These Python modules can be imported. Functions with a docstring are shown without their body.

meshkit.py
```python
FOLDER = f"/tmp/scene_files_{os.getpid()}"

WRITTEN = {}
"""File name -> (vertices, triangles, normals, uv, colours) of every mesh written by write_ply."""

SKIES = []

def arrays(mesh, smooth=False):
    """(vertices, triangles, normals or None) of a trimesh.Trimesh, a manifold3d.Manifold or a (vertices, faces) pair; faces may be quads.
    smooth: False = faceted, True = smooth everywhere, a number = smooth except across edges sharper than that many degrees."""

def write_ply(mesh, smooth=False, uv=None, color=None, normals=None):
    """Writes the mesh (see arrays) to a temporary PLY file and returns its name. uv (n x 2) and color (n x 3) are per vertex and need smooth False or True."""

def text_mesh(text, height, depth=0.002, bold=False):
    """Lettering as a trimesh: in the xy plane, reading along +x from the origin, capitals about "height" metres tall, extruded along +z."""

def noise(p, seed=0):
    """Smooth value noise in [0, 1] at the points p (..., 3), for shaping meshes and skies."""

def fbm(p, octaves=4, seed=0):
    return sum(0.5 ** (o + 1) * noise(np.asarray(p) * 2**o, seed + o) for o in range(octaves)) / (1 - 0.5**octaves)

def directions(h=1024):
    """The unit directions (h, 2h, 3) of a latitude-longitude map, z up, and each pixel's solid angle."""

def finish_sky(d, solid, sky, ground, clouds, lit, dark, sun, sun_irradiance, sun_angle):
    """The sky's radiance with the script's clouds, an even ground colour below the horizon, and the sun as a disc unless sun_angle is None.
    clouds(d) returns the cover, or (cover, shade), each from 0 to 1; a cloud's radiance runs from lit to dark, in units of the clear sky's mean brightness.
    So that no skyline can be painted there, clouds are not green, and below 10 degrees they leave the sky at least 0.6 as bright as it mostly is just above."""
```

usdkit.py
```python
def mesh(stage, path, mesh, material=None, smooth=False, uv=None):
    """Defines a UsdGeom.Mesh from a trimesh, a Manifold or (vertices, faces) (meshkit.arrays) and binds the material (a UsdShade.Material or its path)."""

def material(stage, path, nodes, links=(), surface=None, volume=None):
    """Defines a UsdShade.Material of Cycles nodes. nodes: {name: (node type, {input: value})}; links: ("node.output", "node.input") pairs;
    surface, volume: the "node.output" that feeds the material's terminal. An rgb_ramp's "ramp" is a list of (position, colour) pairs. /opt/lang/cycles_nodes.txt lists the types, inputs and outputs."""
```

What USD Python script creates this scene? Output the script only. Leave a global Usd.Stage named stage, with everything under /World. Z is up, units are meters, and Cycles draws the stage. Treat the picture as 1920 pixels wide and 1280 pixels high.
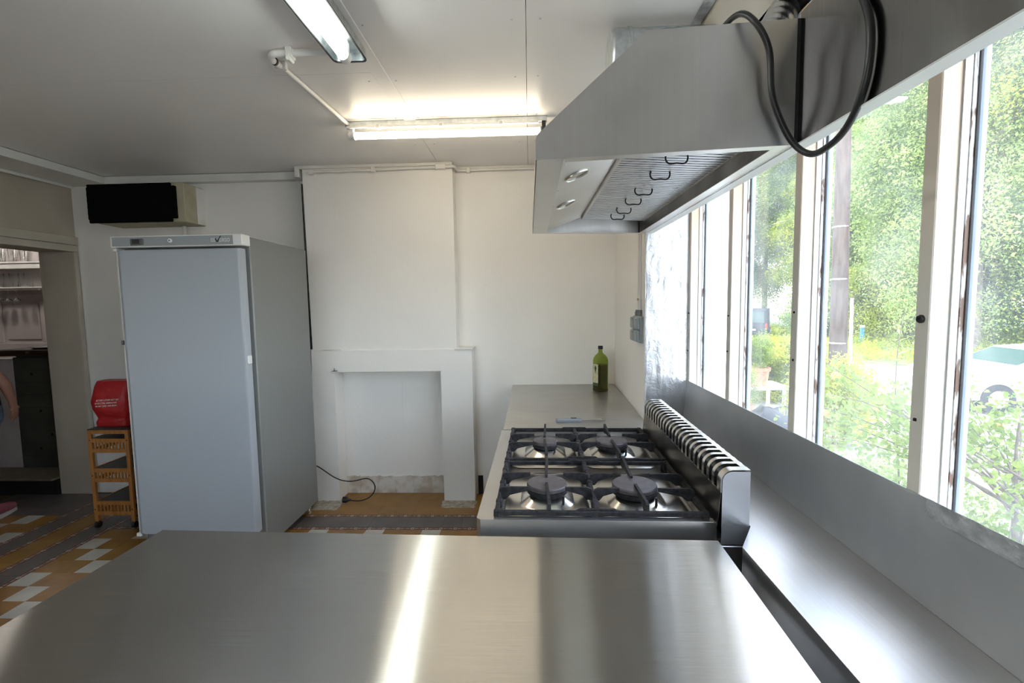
import math, random
import numpy as np, trimesh, manifold3d, usdkit, meshkit
from shapely.geometry import Polygon, box as sbox
from pxr import Usd, UsdGeom, UsdLux, UsdShade, Gf, Sdf, Vt

stage = Usd.Stage.CreateInMemory()
UsdGeom.SetStageUpAxis(stage, 'Z')
UsdGeom.SetStageMetersPerUnit(stage, 1.0)
UsdGeom.Xform.Define(stage, '/World')
UsdGeom.Scope.Define(stage, '/World/Looks')
rnd = random.Random(7)
rng = np.random.default_rng(11)

# ------------------------------------------------------------------ camera, sky, sun, exposure
EYE = np.array([0, 0, 1.46])
FPX = 884.0
R_ = np.array([0.999, 0.0367, -0.0157]); F_ = np.array([-0.0380, 0.9959, -0.0817])
F_ /= np.linalg.norm(F_); R_ -= F_ * (R_ @ F_); R_ /= np.linalg.norm(R_); U_ = np.cross(R_, F_)
cam = UsdGeom.Camera.Define(stage, '/World/camera')
cam.CreateHorizontalApertureAttr(36.0)
cam.CreateFocalLengthAttr(36.0 * FPX / 1920)
cam.CreateClippingRangeAttr((0.05, 500.0))
cam.CreateExposureAttr(0.90)
cam.AddTransformOp().Set(Gf.Matrix4d(*R_, 0, *U_, 0, *(-F_), 0, *EYE, 1))

SUN_DIR = np.array([-0.55, -0.45, 0.70]); SUN_DIR /= np.linalg.norm(SUN_DIR)      # towards the sun
sky_mat = usdkit.material(stage, '/World/Looks/sky', {
    's': ('sky_texture', {'sky_type': 'multiple_scattering', 'sun_disc': False, 'sun_elevation': math.asin(SUN_DIR[2]),
                          'sun_rotation': math.atan2(SUN_DIR[0], SUN_DIR[1]), 'altitude': 100.0, 'aerosol_density': 2.0}),
    'c': ('texture_coordinate', {}),
    'n': ('noise_texture', {'scale': 2.2, 'detail': 6.0, 'roughness': 0.6}),
    'r': ('rgb_ramp', {'ramp': [(0.35, (0, 0, 0)), (0.62, (1, 1, 1))]}),
    'm': ('mix', {'color2': (7.4, 7.5, 7.7)}),
    'b': ('background_shader', {'strength': 0.53})},
    [('c.generated', 'n.vector'), ('n.fac', 'r.fac'), ('r.color', 'm.fac'), ('s.color', 'm.color1'), ('m.color', 'b.color')],
    surface='b.background')
dome = UsdLux.DomeLight.Define(stage, '/World/sky')
UsdShade.MaterialBindingAPI.Apply(dome.GetPrim()).Bind(sky_mat)
sun = UsdLux.DistantLight.Define(stage, '/World/sun')
sun.CreateIntensityAttr(15.5); sun.CreateAngleAttr(0.53); sun.CreateColorAttr(Gf.Vec3f(1.0, 0.95, 0.86))
zv = SUN_DIR; xv = np.cross([0, 0, 1.0], zv); xv /= np.linalg.norm(xv); yv = np.cross(zv, xv)
sun.AddTransformOp().Set(Gf.Matrix4d(*xv, 0, *yv, 0, *zv, 0, 0, 0, 30, 1))
LAMP_COOL = 18.0      # the tube along the room
LAMP_WARM = 11.5      # the tube across the room

# ------------------------------------------------------------------ helpers: materials
def mat(name, nodes, links=(), surface='p.BSDF'):
    return usdkit.material(stage, '/World/Looks/' + name, nodes, links, surface=surface)

def plain(name, col, rough=0.5, metal=0.0, **kw):
    return mat(name, {'p': ('principled_bsdf', {'base_color': col, 'roughness': rough, 'metallic': metal, **kw})})

def noisy(name, c1, c2, scale, rough=0.5, metal=0.0, lo=0.35, hi=0.65, bump=0.0, bscale=None, detail=4.0, stretch=(1, 1, 1), dist=0.01, **kw):
    """two-tone procedural colour with optional fine relief, in world space"""
    n = {'g': ('geometry', {}), 'v': ('mapping', {'scale': stretch}), 'n': ('noise_texture', {'scale': scale, 'detail': detail}),
         'r': ('rgb_ramp', {'ramp': [(lo, c1), (hi, c2)]}), 'p': ('principled_bsdf', {'roughness': rough, 'metallic': metal, **kw})}
    l = [('g.position', 'v.vector'), ('v.vector', 'n.vector'), ('n.fac', 'r.fac'), ('r.color', 'p.base_color')]
    if bump:
        n['n2'] = ('noise_texture', {'scale': bscale or scale * 6, 'detail': 3.0}); n['b'] = ('bump', {'strength': bump, 'distance': dist})
        l += [('v.vector', 'n2.vector'), ('n2.fac', 'b.height'), ('b.normal', 'p.normal')]
    return mat(name, n, l)

def brushed(name, col, tangent, along=0.20, cross=0.02, grain=None, smudge=0.06, grit=0.03):
    """brushed stainless: highlights smear along 'tangent' (GGX width 'along') and stay crisp across it (width 'cross')"""
    gs = grain or (3, 260, 260); r = math.sqrt(math.sqrt(along * cross)); a = -(1 - math.sqrt(cross / along))
    n = {'t': ('combine_xyz', dict(zip('xyz', map(float, tangent)))), 'g': ('geometry', {}),
         'v': ('mapping', {'scale': gs}), 'n': ('noise_texture', {'scale': 1.0, 'detail': 3.0}),
         'rr': ('map_range', {'from_min': 0.3, 'from_max': 0.7, 'to_min': r * (1 - grit), 'to_max': r * (1 + grit)}),
         'n2': ('noise_texture', {'scale': 3.5, 'detail': 4.0}),
         'cr': ('rgb_ramp', {'ramp': [(0.35, tuple(c * (1 - smudge) for c in col)), (0.65, col)]}),
         'p': ('glossy_bsdf', {'distribution': 'multi_ggx', 'anisotropy': a})}
    l = [('t.vector', 'p.tangent'), ('g.position', 'v.vector'), ('v.vector', 'n.vector'), ('n.fac', 'rr.value'), ('rr.result', 'p.roughness'),
         ('g.position', 'n2.vector'), ('n2.fac', 'cr.fac'), ('cr.color', 'p.color')]
    return mat(name, n, l)

def emit(name, col, s):
    return mat(name, {'e': ('emission', {'color': col, 'strength': s})}, surface='e.emission')

def vcol(name, rough=0.5):
    return mat(name, {'a': ('attribute', {'attribute': 'tint'}), 'p': ('principled_bsdf', {'roughness': rough})}, [('a.color', 'p.base_color')])

def leafmat(name, c1, c2, scale=1.2, trans=0.35):
    return mat(name, {
        'g': ('geometry', {}), 'n': ('noise_texture', {'scale': scale, 'detail': 5.0, 'roughness': 0.7}), 'r': ('rgb_ramp', {'ramp': [(0.36, c1), (0.64, c2)]}),
        'd': ('principled_bsdf', {'roughness': 0.5, 'specular_ior_level': 0.3}), 't': ('translucent_bsdf', {}), 'm': ('mix_closure', {'fac': trans})},
        [('g.position', 'n.vector'), ('n.fac', 'r.fac'), ('r.color', 'd.base_color'), ('r.color', 't.color'), ('d.BSDF', 'm.closure1'), ('t.BSDF', 'm.closure2')],
        surface='m.closure')

M = {}
M['wall'] = noisy('wall_paint', (0.815, 0.79, 0.75), (0.85, 0.83, 0.79), 1.6, 0.55, bump=0.25, bscale=38, dist=0.004)
M['wall_grey'] = noisy('bare_plaster', (0.50, 0.50, 0.48), (0.56, 0.56, 0.54), 3.0, 0.7, bump=0.3, bscale=50, dist=0.004)
M['wall_left'] = noisy('wall_paint_cream', (0.43, 0.375, 0.295), (0.50, 0.44, 0.355), 2.0, 0.6, bump=0.25, bscale=40, dist=0.004)
M['ceiling'] = noisy('ceiling_panel_paint', (0.82, 0.795, 0.775), (0.86, 0.835, 0.815), 0.9, 0.36, bump=0.06, bscale=9, dist=0.01)
M['trim'] = noisy('trim_gloss_paint', (0.68, 0.67, 0.63), (0.76, 0.75, 0.71), 4.0, 0.4)
M['door_trim'] = noisy('door_trim_paint', (0.46, 0.42, 0.34), (0.54, 0.495, 0.41), 4.0, 0.5)
M['dark_gap'] = plain('dark_gap', (0.012, 0.011, 0.010), 0.8)
M['masonry'] = plain('masonry', (0.55, 0.53, 0.5), 0.8)
M['grout'] = plain('grout', (0.13, 0.08, 0.035), 0.8)
M['steel_top'] = brushed('brushed_steel_worktop', (0.58, 0.565, 0.535), (0.03, 1, 0), 0.26, 0.012, (6, 420, 6))
M['steel_counter'] = brushed('brushed_steel_counter', (0.60, 0.59, 0.57), (0, 1, 0), 0.20, 0.04, (6, 300, 6))
M['steel_shelf'] = brushed('brushed_steel_ledge', (0.62, 0.62, 0.63), (1, 0, 0), 0.17, 0.10, (200, 5, 5))
M['steel_sheet'] = noisy('filmed_steel_sheet', (0.40, 0.40, 0.405), (0.50, 0.50, 0.505), 3.5, 0.46, 0.55, bump=0.05, bscale=12, dist=0.01)
M['steel_hood'] = brushed('hood_steel', (0.88, 0.86, 0.84), (0, 0, 1), 0.30, 0.03, (90, 90, 2), 0.20, 0.008)
M['steel_fascia'] = brushed('darkened_fascia_steel', (0.24, 0.235, 0.23), (0, 0, 1), 0.10, 0.02, (200, 200, 3), 0.08)  # base darkened to stand in for the dark room it reflects
M['steel'] = noisy('stainless', (0.57, 0.56, 0.55), (0.61, 0.60, 0.59), 5, 0.29, 1.0)
M['steel_dark'] = noisy('heat_stained_steel', (0.16, 0.15, 0.14), (0.34, 0.325, 0.31), 6, 0.30, 1.0)
M['steel_lining'] = noisy('hood_lining_steel', (0.72, 0.70, 0.67), (0.77, 0.75, 0.72), 5, 0.40, 1.0)
M['steel_slat'] = plain('filter_slat_steel', (0.80, 0.80, 0.81), 0.34, 1.0)
M['steel_bright'] = plain('polished_steel', (0.72, 0.70, 0.66), 0.20, 1.0)
M['galv'] = noisy('galvanised_steel', (0.50, 0.53, 0.54), (0.66, 0.70, 0.71), 30, 0.38, 1.0)
M['cast_iron'] = noisy('cast_iron', (0.010, 0.0095, 0.010), (0.030, 0.028, 0.030), 60, 0.62, bump=0.4, bscale=300, dist=0.001, specular_ior_level=0.25)
M['burner_cap'] = noisy('burner_cap_enamel', (0.055, 0.045, 0.047), (0.085, 0.072, 0.074), 40, 0.45, bump=0.2, bscale=400, dist=0.001)
M['black'] = plain('black_plastic', (0.012, 0.012, 0.012), 0.45)
M['black_matt'] = plain('black_felt', (0.0035, 0.0035, 0.0035), 0.95, specular_ior_level=0.1)
M['rubber'] = plain('black_rubber', (0.010, 0.010, 0.010), 0.38)
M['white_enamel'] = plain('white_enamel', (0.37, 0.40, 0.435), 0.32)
M['white_plastic'] = plain('white_plastic', (0.74, 0.74, 0.72), 0.4)
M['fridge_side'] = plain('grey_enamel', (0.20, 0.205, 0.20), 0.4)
M['panel_grey'] = plain('control_panel_grey', (0.30, 0.32, 0.33), 0.4)
M['gasket'] = plain('grey_gasket', (0.10, 0.105, 0.11), 0.6)
M['pvc'] = plain('pvc_conduit_white', (0.74, 0.72, 0.68), 0.4)
M['grey_plastic'] = plain('grey_plastic', (0.27, 0.30, 0.31), 0.4)
M['grey_plastic_light'] = plain('grey_plastic_light', (0.20, 0.21, 0.215), 0.6)
M['brass'] = plain('aged_brass', (0.45, 0.30, 0.16), 0.4, 1.0)
M['cream_board'] = noisy('cream_board', (0.38, 0.345, 0.23), (0.48, 0.44, 0.32), 8, 0.6)
M['soffit'] = noisy('soffit_board_paint', (0.55, 0.48, 0.39), (0.64, 0.57, 0.47), 5, 0.55)
M['steel_satin'] = noisy('satin_steel', (0.66, 0.66, 0.67), (0.74, 0.74, 0.75), 6, 0.42, 1.0)
M['foil'] = mat('aluminium_foil', {
    'g': ('geometry', {}), 'v': ('mapping', {'scale': (20, 20, 12)}), 'n': ('noise_texture', {'scale': 1.0, 'detail': 7.0, 'roughness': 0.68, 'distortion': 0.8}),
    'b': ('bump', {'strength': 0.42, 'distance': 0.010}), 'p': ('principled_bsdf', {'metallic': 1.0, 'roughness': 0.26, 'base_color': (0.70, 0.71, 0.74)})},
    [('g.position', 'v.vector'), ('v.vector', 'n.vector'), ('n.fac', 'b.height'), ('b.normal', 'p.normal')])
M['foil_tape'] = noisy('foil_tape', (0.42, 0.43, 0.44), (0.66, 0.67, 0.68), 30, 0.42, 0.6, bump=0.9, bscale=70, stretch=(1, 1, 1))
M['ochre_tile'] = noisy('ochre_cement_tile', (0.23, 0.118, 0.026), (0.31, 0.162, 0.038), 7, 0.30, bump=0.1, bscale=90, dist=0.002)
M['ochre_tile_b'] = noisy('ochre_cement_tile_worn', (0.24, 0.115, 0.03), (0.32, 0.165, 0.048), 9, 0.33)
M['white_tile'] = noisy('white_cement_tile', (0.46, 0.44, 0.39), (0.55, 0.53, 0.47), 8, 0.3)
M['grey_tile'] = noisy('grey_cement_tile', (0.095, 0.082, 0.077), (0.13, 0.112, 0.105), 6, 0.32)
M['pattern_tile'] = vcol('patterned_border_tile', 0.35)
M['old_wall_tile'] = noisy('glazed_wall_tile_worn', (0.50, 0.42, 0.33), (0.70, 0.66, 0.60), 9, 0.4, lo=0.42, hi=0.58)
M['cement'] = noisy('cement_patch', (0.30, 0.26, 0.20), (0.48, 0.45, 0.38), 25, 0.9, bump=0.8, bscale=60)
M['rack_wood'] = noisy('orange_stained_wood', (0.30, 0.115, 0.024), (0.42, 0.175, 0.042), 3, 0.42, stretch=(20, 20, 3))
M['dark_tray'] = plain('dark_shelf_board', (0.03, 0.033, 0.03), 0.5)
M['red_bag'] = noisy('red_paper', (0.36, 0.008, 0.012), (0.47, 0.014, 0.018), 6, 0.45, bump=0.7, bscale=26, dist=0.012)
M['bag_print'] = plain('white_print', (0.72, 0.66, 0.62), 0.6)
M['white_film'] = plain('white_carrier_film', (0.45, 0.50, 0.47), 0.35)
M['skin'] = plain('skin', (0.27, 0.13, 0.085), 0.5, subsurface_weight=0.1)
M['hair'] = plain('brown_hair', (0.035, 0.02, 0.012), 0.6)
M['shirt'] = noisy('dark_patterned_shirt', (0.008, 0.008, 0.010), (0.22, 0.21, 0.20), 22, 0.8, lo=0.5, hi=0.56)
M['navy'] = plain('navy_cotton', (0.008, 0.010, 0.018), 0.85)
M['denim'] = noisy('faded_denim', (0.06, 0.095, 0.14), (0.10, 0.15, 0.20), 40, 0.85)
M['pink'] = plain('pink_trainer', (0.34, 0.10, 0.13), 0.6)
M['sole'] = plain('white_sole', (0.62, 0.60, 0.58), 0.6)
M['eye'] = plain('eye_white', (0.7, 0.7, 0.68), 0.3)
M['lip'] = plain('lip', (0.30, 0.09, 0.08), 0.5)
M['bar_wood'] = noisy('dark_bar_wood', (0.022, 0.010, 0.006), (0.045, 0.02, 0.012), 3, 0.25, stretch=(2, 20, 20))
M['bar_green'] = noisy('dark_green_boards', (0.06, 0.065, 0.052), (0.09, 0.095, 0.078), 5, 0.5)
M['bar_step'] = noisy('bar_step_board', (0.20, 0.17, 0.12), (0.26, 0.22, 0.17), 6, 0.6)
M['mauve_wall'] = noisy('mauve_white_paint', (0.62, 0.56, 0.55), (0.68, 0.62, 0.61), 3, 0.6)
M['clear_glass'] = mat('clear_glass', {'p': ('principled_bsdf', {'roughness': 0.02, 'transmission_weight': 1.0, 'ior': 1.45, 'base_color': (0.97, 0.99, 0.98)})})
M['bottle_glass'] = mat('green_bottle_glass', {'p': ('principled_bsdf', {'roughness': 0.03, 'transmission_weight': 1.0, 'ior': 1.45, 'base_color': (0.50, 0.58, 0.16)})})
M['oil'] = mat('olive_oil', {'p': ('principled_bsdf', {'roughness': 0.02, 'transmission_weight': 1.0, 'ior': 1.40, 'base_color': (0.16, 0.085, 0.006)})})
M['label_paper'] = noisy('bottle_label', (0.55, 0.50, 0.30), (0.70, 0.66, 0.48), 60, 0.5)
M['label_green'] = plain('bottle_label_green', (0.05, 0.09, 0.04), 0.5)
M['bottle_cap'] = plain('bottle_cap_black', (0.010, 0.013, 0.012), 0.35)
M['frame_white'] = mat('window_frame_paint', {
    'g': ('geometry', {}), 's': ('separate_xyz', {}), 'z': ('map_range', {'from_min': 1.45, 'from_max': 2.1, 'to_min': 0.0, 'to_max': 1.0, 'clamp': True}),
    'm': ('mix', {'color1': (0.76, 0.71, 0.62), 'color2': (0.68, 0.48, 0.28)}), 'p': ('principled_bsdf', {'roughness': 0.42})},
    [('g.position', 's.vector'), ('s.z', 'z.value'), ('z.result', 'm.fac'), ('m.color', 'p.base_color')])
M['frame_gloss'] = plain('window_frame_white_gloss', (0.56, 0.56, 0.55), 0.35)
M['frame_worn'] = noisy('window_putty_worn', (0.22, 0.14, 0.10), (0.78, 0.76, 0.73), 14, 0.6, lo=0.40, hi=0.47, stretch=(4, 4, 1))
M['seal'] = plain('black_window_seal', (0.03, 0.028, 0.027), 0.7)
M['frame_blue'] = plain('outer_frame_blue_grey', (0.30, 0.38, 0.46), 0.45)
M['pane'] = mat('dusty_window_glass', {
    'lw': ('layer_weight', {'blend': 0.5}), 'pw': ('math', {'math_type': 'power', 'value2': 5.0}), 'f': ('math', {'math_type': 'multiply_add', 'value2': 0.95, 'value3': 0.035}),
    't': ('transparent_bsdf', {'color': (0.97, 0.98, 0.98)}), 'g': ('glossy_bsdf', {'roughness': 0.02, 'color': (1, 1, 1)}),
    'tl': ('translucent_bsdf', {'color': (0.95, 0.97, 1.0)}), 'geo': ('geometry', {}), 'n': ('noise_texture', {'scale': 6.0, 'detail': 6.0}),
    'r': ('map_range', {'from_min': 0.3, 'from_max': 0.7, 'to_min': 0.006, 'to_max': 0.026, 'clamp': True}),
    'd': ('mix_closure', {}), 'm': ('mix_closure', {})},
    [('geo.position', 'n.vector'), ('n.fac', 'r.value'), ('r.result', 'd.fac'), ('t.BSDF', 'd.closure1'), ('tl.BSDF', 'd.closure2'),
     ('lw.facing', 'pw.value1'), ('pw.value', 'f.value1'), ('f.value', 'm.fac'), ('d.closure', 'm.closure1'), ('g.BSDF', 'm.closure2')], surface='m.closure')
M['render_white'] = noisy('white_render', (0.76, 0.76, 0.75), (0.82, 0.82, 0.81), 3, 0.8)
M['gravel'] = noisy('pale_gravel', (0.30, 0.275, 0.23), (0.42, 0.39, 0.335), 3, 0.9, bump=0.6, bscale=25, dist=0.02)
M['verge'] = noisy('grass_ground', (0.10, 0.16, 0.035), (0.22, 0.27, 0.08), 2.5, 0.9)
M['pole'] = noisy('weathered_pole', (0.058, 0.038, 0.028), (0.105, 0.074, 0.058), 5, 0.9, specular_ior_level=0.1, stretch=(3, 3, 0.6))
M['band'] = plain('white_pole_band', (0.72, 0.72, 0.70), 0.6)
M['lamp_grey'] = plain('street_lamp_grey', (0.42, 0.44, 0.44), 0.5)
M['van_grey'] = plain('dark_car_paint', (0.02, 0.022, 0.027), 0.6, specular_ior_level=0.15)
M['car_silver'] = plain('silver_car_paint', (0.62, 0.63, 0.63), 0.3)
M['car_glass'] = plain('tinted_car_glass', (0.03, 0.055, 0.045), 0.25, specular_ior_level=0.15)
M['tyre'] = plain('tyre', (0.02, 0.02, 0.02), 0.8)
M['tail_lamp'] = plain('tail_lamp_red', (0.35, 0.02, 0.02), 0.3)
M['plate'] = plain('number_plate_blank', (0.75, 0.75, 0.7), 0.4)
M['blue_post'] = plain('blue_post', (0.05, 0.22, 0.55), 0.5)
M['terracotta'] = noisy('terracotta', (0.50, 0.17, 0.085), (0.62, 0.26, 0.14), 12, 0.75)
M['white_top'] = plain('white_table_top', (0.75, 0.75, 0.74), 0.5)
M['tarp'] = plain('black_tarpaulin', (0.02, 0.022, 0.026), 0.35)
M['bark'] = noisy('bark', (0.10, 0.075, 0.055), (0.19, 0.15, 0.115), 8, 0.9)
M['twig'] = noisy('apple_twig', (0.11, 0.085, 0.06), (0.18, 0.145, 0.105), 12, 0.85)
M['apple'] = noisy('apple_skin', (0.50, 0.10, 0.035), (0.55, 0.50, 0.10), 9, 0.35)
M['leaf_dark'] = leafmat('leaves_deep', (0.050, 0.115, 0.012), (0.19, 0.29, 0.03))
M['leaf_mid'] = leafmat('leaves_mid', (0.085, 0.165, 0.016), (0.30, 0.38, 0.04))
M['leaf_light'] = leafmat('leaves_yellow_green', (0.16, 0.235, 0.018), (0.46, 0.46, 0.045))
M['leaf_silver'] = leafmat('leaves_silver_green', (0.12, 0.185, 0.05), (0.36, 0.42, 0.12))
M['leaf_apple'] = leafmat('apple_leaves', (0.10, 0.17, 0.022), (0.27, 0.33, 0.075), 7.0)
M['tube_cool'] = emit('tube_cool_white', (0.93, 1.0, 0.94), LAMP_COOL)
M['added_glow'] = emit('added_glow', (1.0, 0.93, 0.86), 14.0)
M['tube_warm'] = emit('tube_warm_white', (1.0, 0.86, 0.64), LAMP_WARM)

# ------------------------------------------------------------------ helpers: prims
used, base_of = {}, {}
def numbered(parent, name):
    k = (parent, name); n = used.get(k, 0); used[k] = n + 1
    return f'{parent}/{name}' if n == 0 else f'{parent}/{name}_{n:03d}'

def tag(prim, label=None, cat=None, group=None, kind=None):
    p = prim.GetPrim() if hasattr(prim, 'GetPrim') else prim
    for k, v in (('label', label), ('category', cat), ('group', group), ('kind', kind)):
        if v: p.SetCustomDataByKey(k, v)
    return p

def tmat(loc, rz):
    m = np.eye(4); c, s = math.cos(math.radians(rz)), math.sin(math.radians(rz))
    m[:2, :2] = [[c, -s], [s, c]]; m[:3, 3] = loc
    return m

def thing(name, label, cat, loc=(0, 0, 0), rz=0.0, group=None, kind=None, local=False):
    """An Xform at the thing's base. Meshes given to obj() are in world coordinates unless local."""
    path = numbered('/World', name)
    x = UsdGeom.Xform.Define(stage, path)
    x.AddTranslateOp().Set(Gf.Vec3d(*map(float, loc))); x.AddRotateZOp().Set(float(rz))
    base_of[path] = np.eye(4) if local else np.linalg.inv(tmat(loc, rz))
    tag(x, label, cat, group, kind)
    return path

def dup(path, loc, rz=0.0, label=None, group=None):
    src = stage.GetPrimAtPath(path); name = path.rsplit('/', 1)[1]
    if name[-4:-3] == '_' and name[-3:].isdigit(): name = name[:-4]
    new = numbered('/World', name)
    x = UsdGeom.Xform.Define(stage, new)
    x.GetPrim().GetReferences().AddInternalReference(path)
    x.GetPrim().GetAttribute('xformOp:translate').Set(Gf.Vec3d(*map(float, loc)))
    x.GetPrim().GetAttribute('xformOp:rotateZ').Set(float(rz))
    tag(x, label or src.GetCustomDataByKey('label'), src.GetCustomDataByKey('category'), group or src.GetCustomDataByKey('group'))
    x.GetPrim().SetInstanceable(True)
    return new

def cat_(meshes):
    out = []
    for m in meshes:
        if isinstance(m, manifold3d.Manifold):
            q = m.to_mesh(); m = trimesh.Trimesh(q.vert_properties[:, :3], q.tri_verts, process=False)
        out.append(m)
    return trimesh.util.concatenate(out) if len(out) > 1 else out[0]

def obj(name, mesh, material, parent='/World', smooth=30, tint=None, label=None, cat=None, group=None, kind=None):
    if isinstance(mesh, (list, tuple)): mesh = cat_(mesh)
    if isinstance(mesh, manifold3d.Manifold): mesh = cat_([mesh])
    path = numbered(parent, name)
    m = mesh
    for p, inv in base_of.items():
        if path.startswith(p + '/'):
            m = m.copy(); m.apply_transform(inv); break
    g = usdkit.mesh(stage, path, m, M[material] if isinstance(material, str) else material, smooth=smooth)
    if tint is not None:
        UsdGeom.PrimvarsAPI(g).CreatePrimvar('tint', Sdf.ValueTypeNames.Color3fArray, 'vertex').Set(Vt.Vec3fArray.FromNumpy(np.asarray(tint, np.float32)))
    tag(g, label, cat, group, kind)
    return path

def struct(name, mesh, material, parent='/World', smooth=False):
    return obj(name, mesh, material, parent, smooth=smooth, kind='structure' if parent == '/World' else None)

# ------------------------------------------------------------------ helpers: shapes
def bx(x0, x1, y0, y1, z0, z1, b=0.0):
    if b <= 0:
        m = trimesh.creation.box((x1 - x0, y1 - y0, z1 - z0)); m.apply_translation(((x0 + x1) / 2, (y0 + y1) / 2, (z0 + z1) / 2)); return m
    c = np.array([(x0 + x1) / 2, (y0 + y1) / 2, (z0 + z1) / 2]); h = np.array([x1 - x0, y1 - y0, z1 - z0]) / 2
    b = min(b, h.min() * 0.9); pts = []
    for s in np.ndindex(2, 2, 2):
        s = np.array(s) * 2 - 1
        for k in range(3):
            q = h - b; q[k] = h[k]; pts.append(c + s * q)
    return trimesh.convex.convex_hull(np.array(pts))

def turn(m, deg, axis=(0, 0, 1), at=(0, 0, 0)):
    m = m.copy(); m.apply_transform(trimesh.transformations.rotation_matrix(math.radians(deg), axis, at)); return m

def move(m, *d):
    m = m.copy(); m.apply_translation(d if len(d) == 3 else d[0]); return m

def cyl(p0, p1, r, n=20, r1=None):
    p0, p1 = np.asarray(p0, float), np.asarray(p1, float); d = p1 - p0; L = np.linalg.norm(d)
    m = trimesh.creation.cylinder(radius=r, height=L, sections=n)
    if r1 is not None:
        top = m.vertices[:, 2] > 0; m.vertices[top, :2] *= r1 / r
    m.apply_transform(trimesh.geometry.align_vectors([0, 0, 1], d / L)); m.apply_translation((p0 + p1) / 2)
    return m

def smooth_path(pts, n=60):
    from scipy.interpolate import splprep, splev
    pts = np.asarray(pts, float); tck, _ = splprep(pts.T, s=0, k=min(3, len(pts) - 1))
    return np.array(splev(np.linspace(0, 1, n), tck)).T

def tube(pts, r, n=10, closed=False):
    p = np.asarray(pts, float); N = len(p); r = np.broadcast_to(np.asarray(r, float), (N,))
    t = np.gradient(p, axis=0) if not closed else np.roll(p, -1, 0) - np.roll(p, 1, 0)
    t /= np.linalg.norm(t, axis=1, keepdims=True) + 1e-12
    a = np.cross(t[0], [0, 0, 1.0] if abs(t[0, 2]) < 0.9 else [1.0, 0, 0]); a /= np.linalg.norm(a)
    rings, ang = [], np.arange(n) * 2 * np.pi / n
    for i in range(N):
        a = a - t[i] * (a @ t[i]); a /= np.linalg.norm(a); b = np.cross(t[i], a)
        rings.append(p[i] + r[i] * (np.cos(ang)[:, None] * a + np.sin(ang)[:, None] * b))
    v = np.concatenate(rings); f = []
    for i in range(N if closed else N - 1):
        j = (i + 1) % N
        for k in range(n):
            l = (k + 1) % n; f += [[i * n + k, i * n + l, j * n + l], [i * n + k, j * n + l, j * n + k]]
    if not closed:
        v = np.vstack([v, p[0], p[-1]]); c0, c1 = N * n, N * n + 1
        for k in range(n):
            l = (k + 1) % n; f += [[c0, l, k], [c1, (N - 1) * n + k, (N - 1) * n + l]]
    return trimesh.Trimesh(v, np.array(f), process=False)

def lathe(prof, at=(0, 0, 0), n=36):
    m = trimesh.creation.revolve(np.array(prof, float), sections=n); m.apply_translation(at); return m

def prism(poly, d, plane='xz', at=0.0):
    """polygon extruded by d along the axis left out of plane, starting at 'at'"""
    if not isinstance(poly, Polygon): poly = Polygon(poly)
    m = trimesh.creation.extrude_polygon(poly, d, engine='earcut')
    v = m.vertices.copy()
    if plane == 'xy': m.vertices = np.c_[v[:, 0], v[:, 1], v[:, 2] + at]
    elif plane == 'xz': m.vertices = np.c_[v[:, 0], v[:, 2] + at, v[:, 1]]
    else: m.vertices = np.c_[v[:, 2] + at, v[:, 0], v[:, 1]]
    m.fix_normals()
    return m

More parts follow.
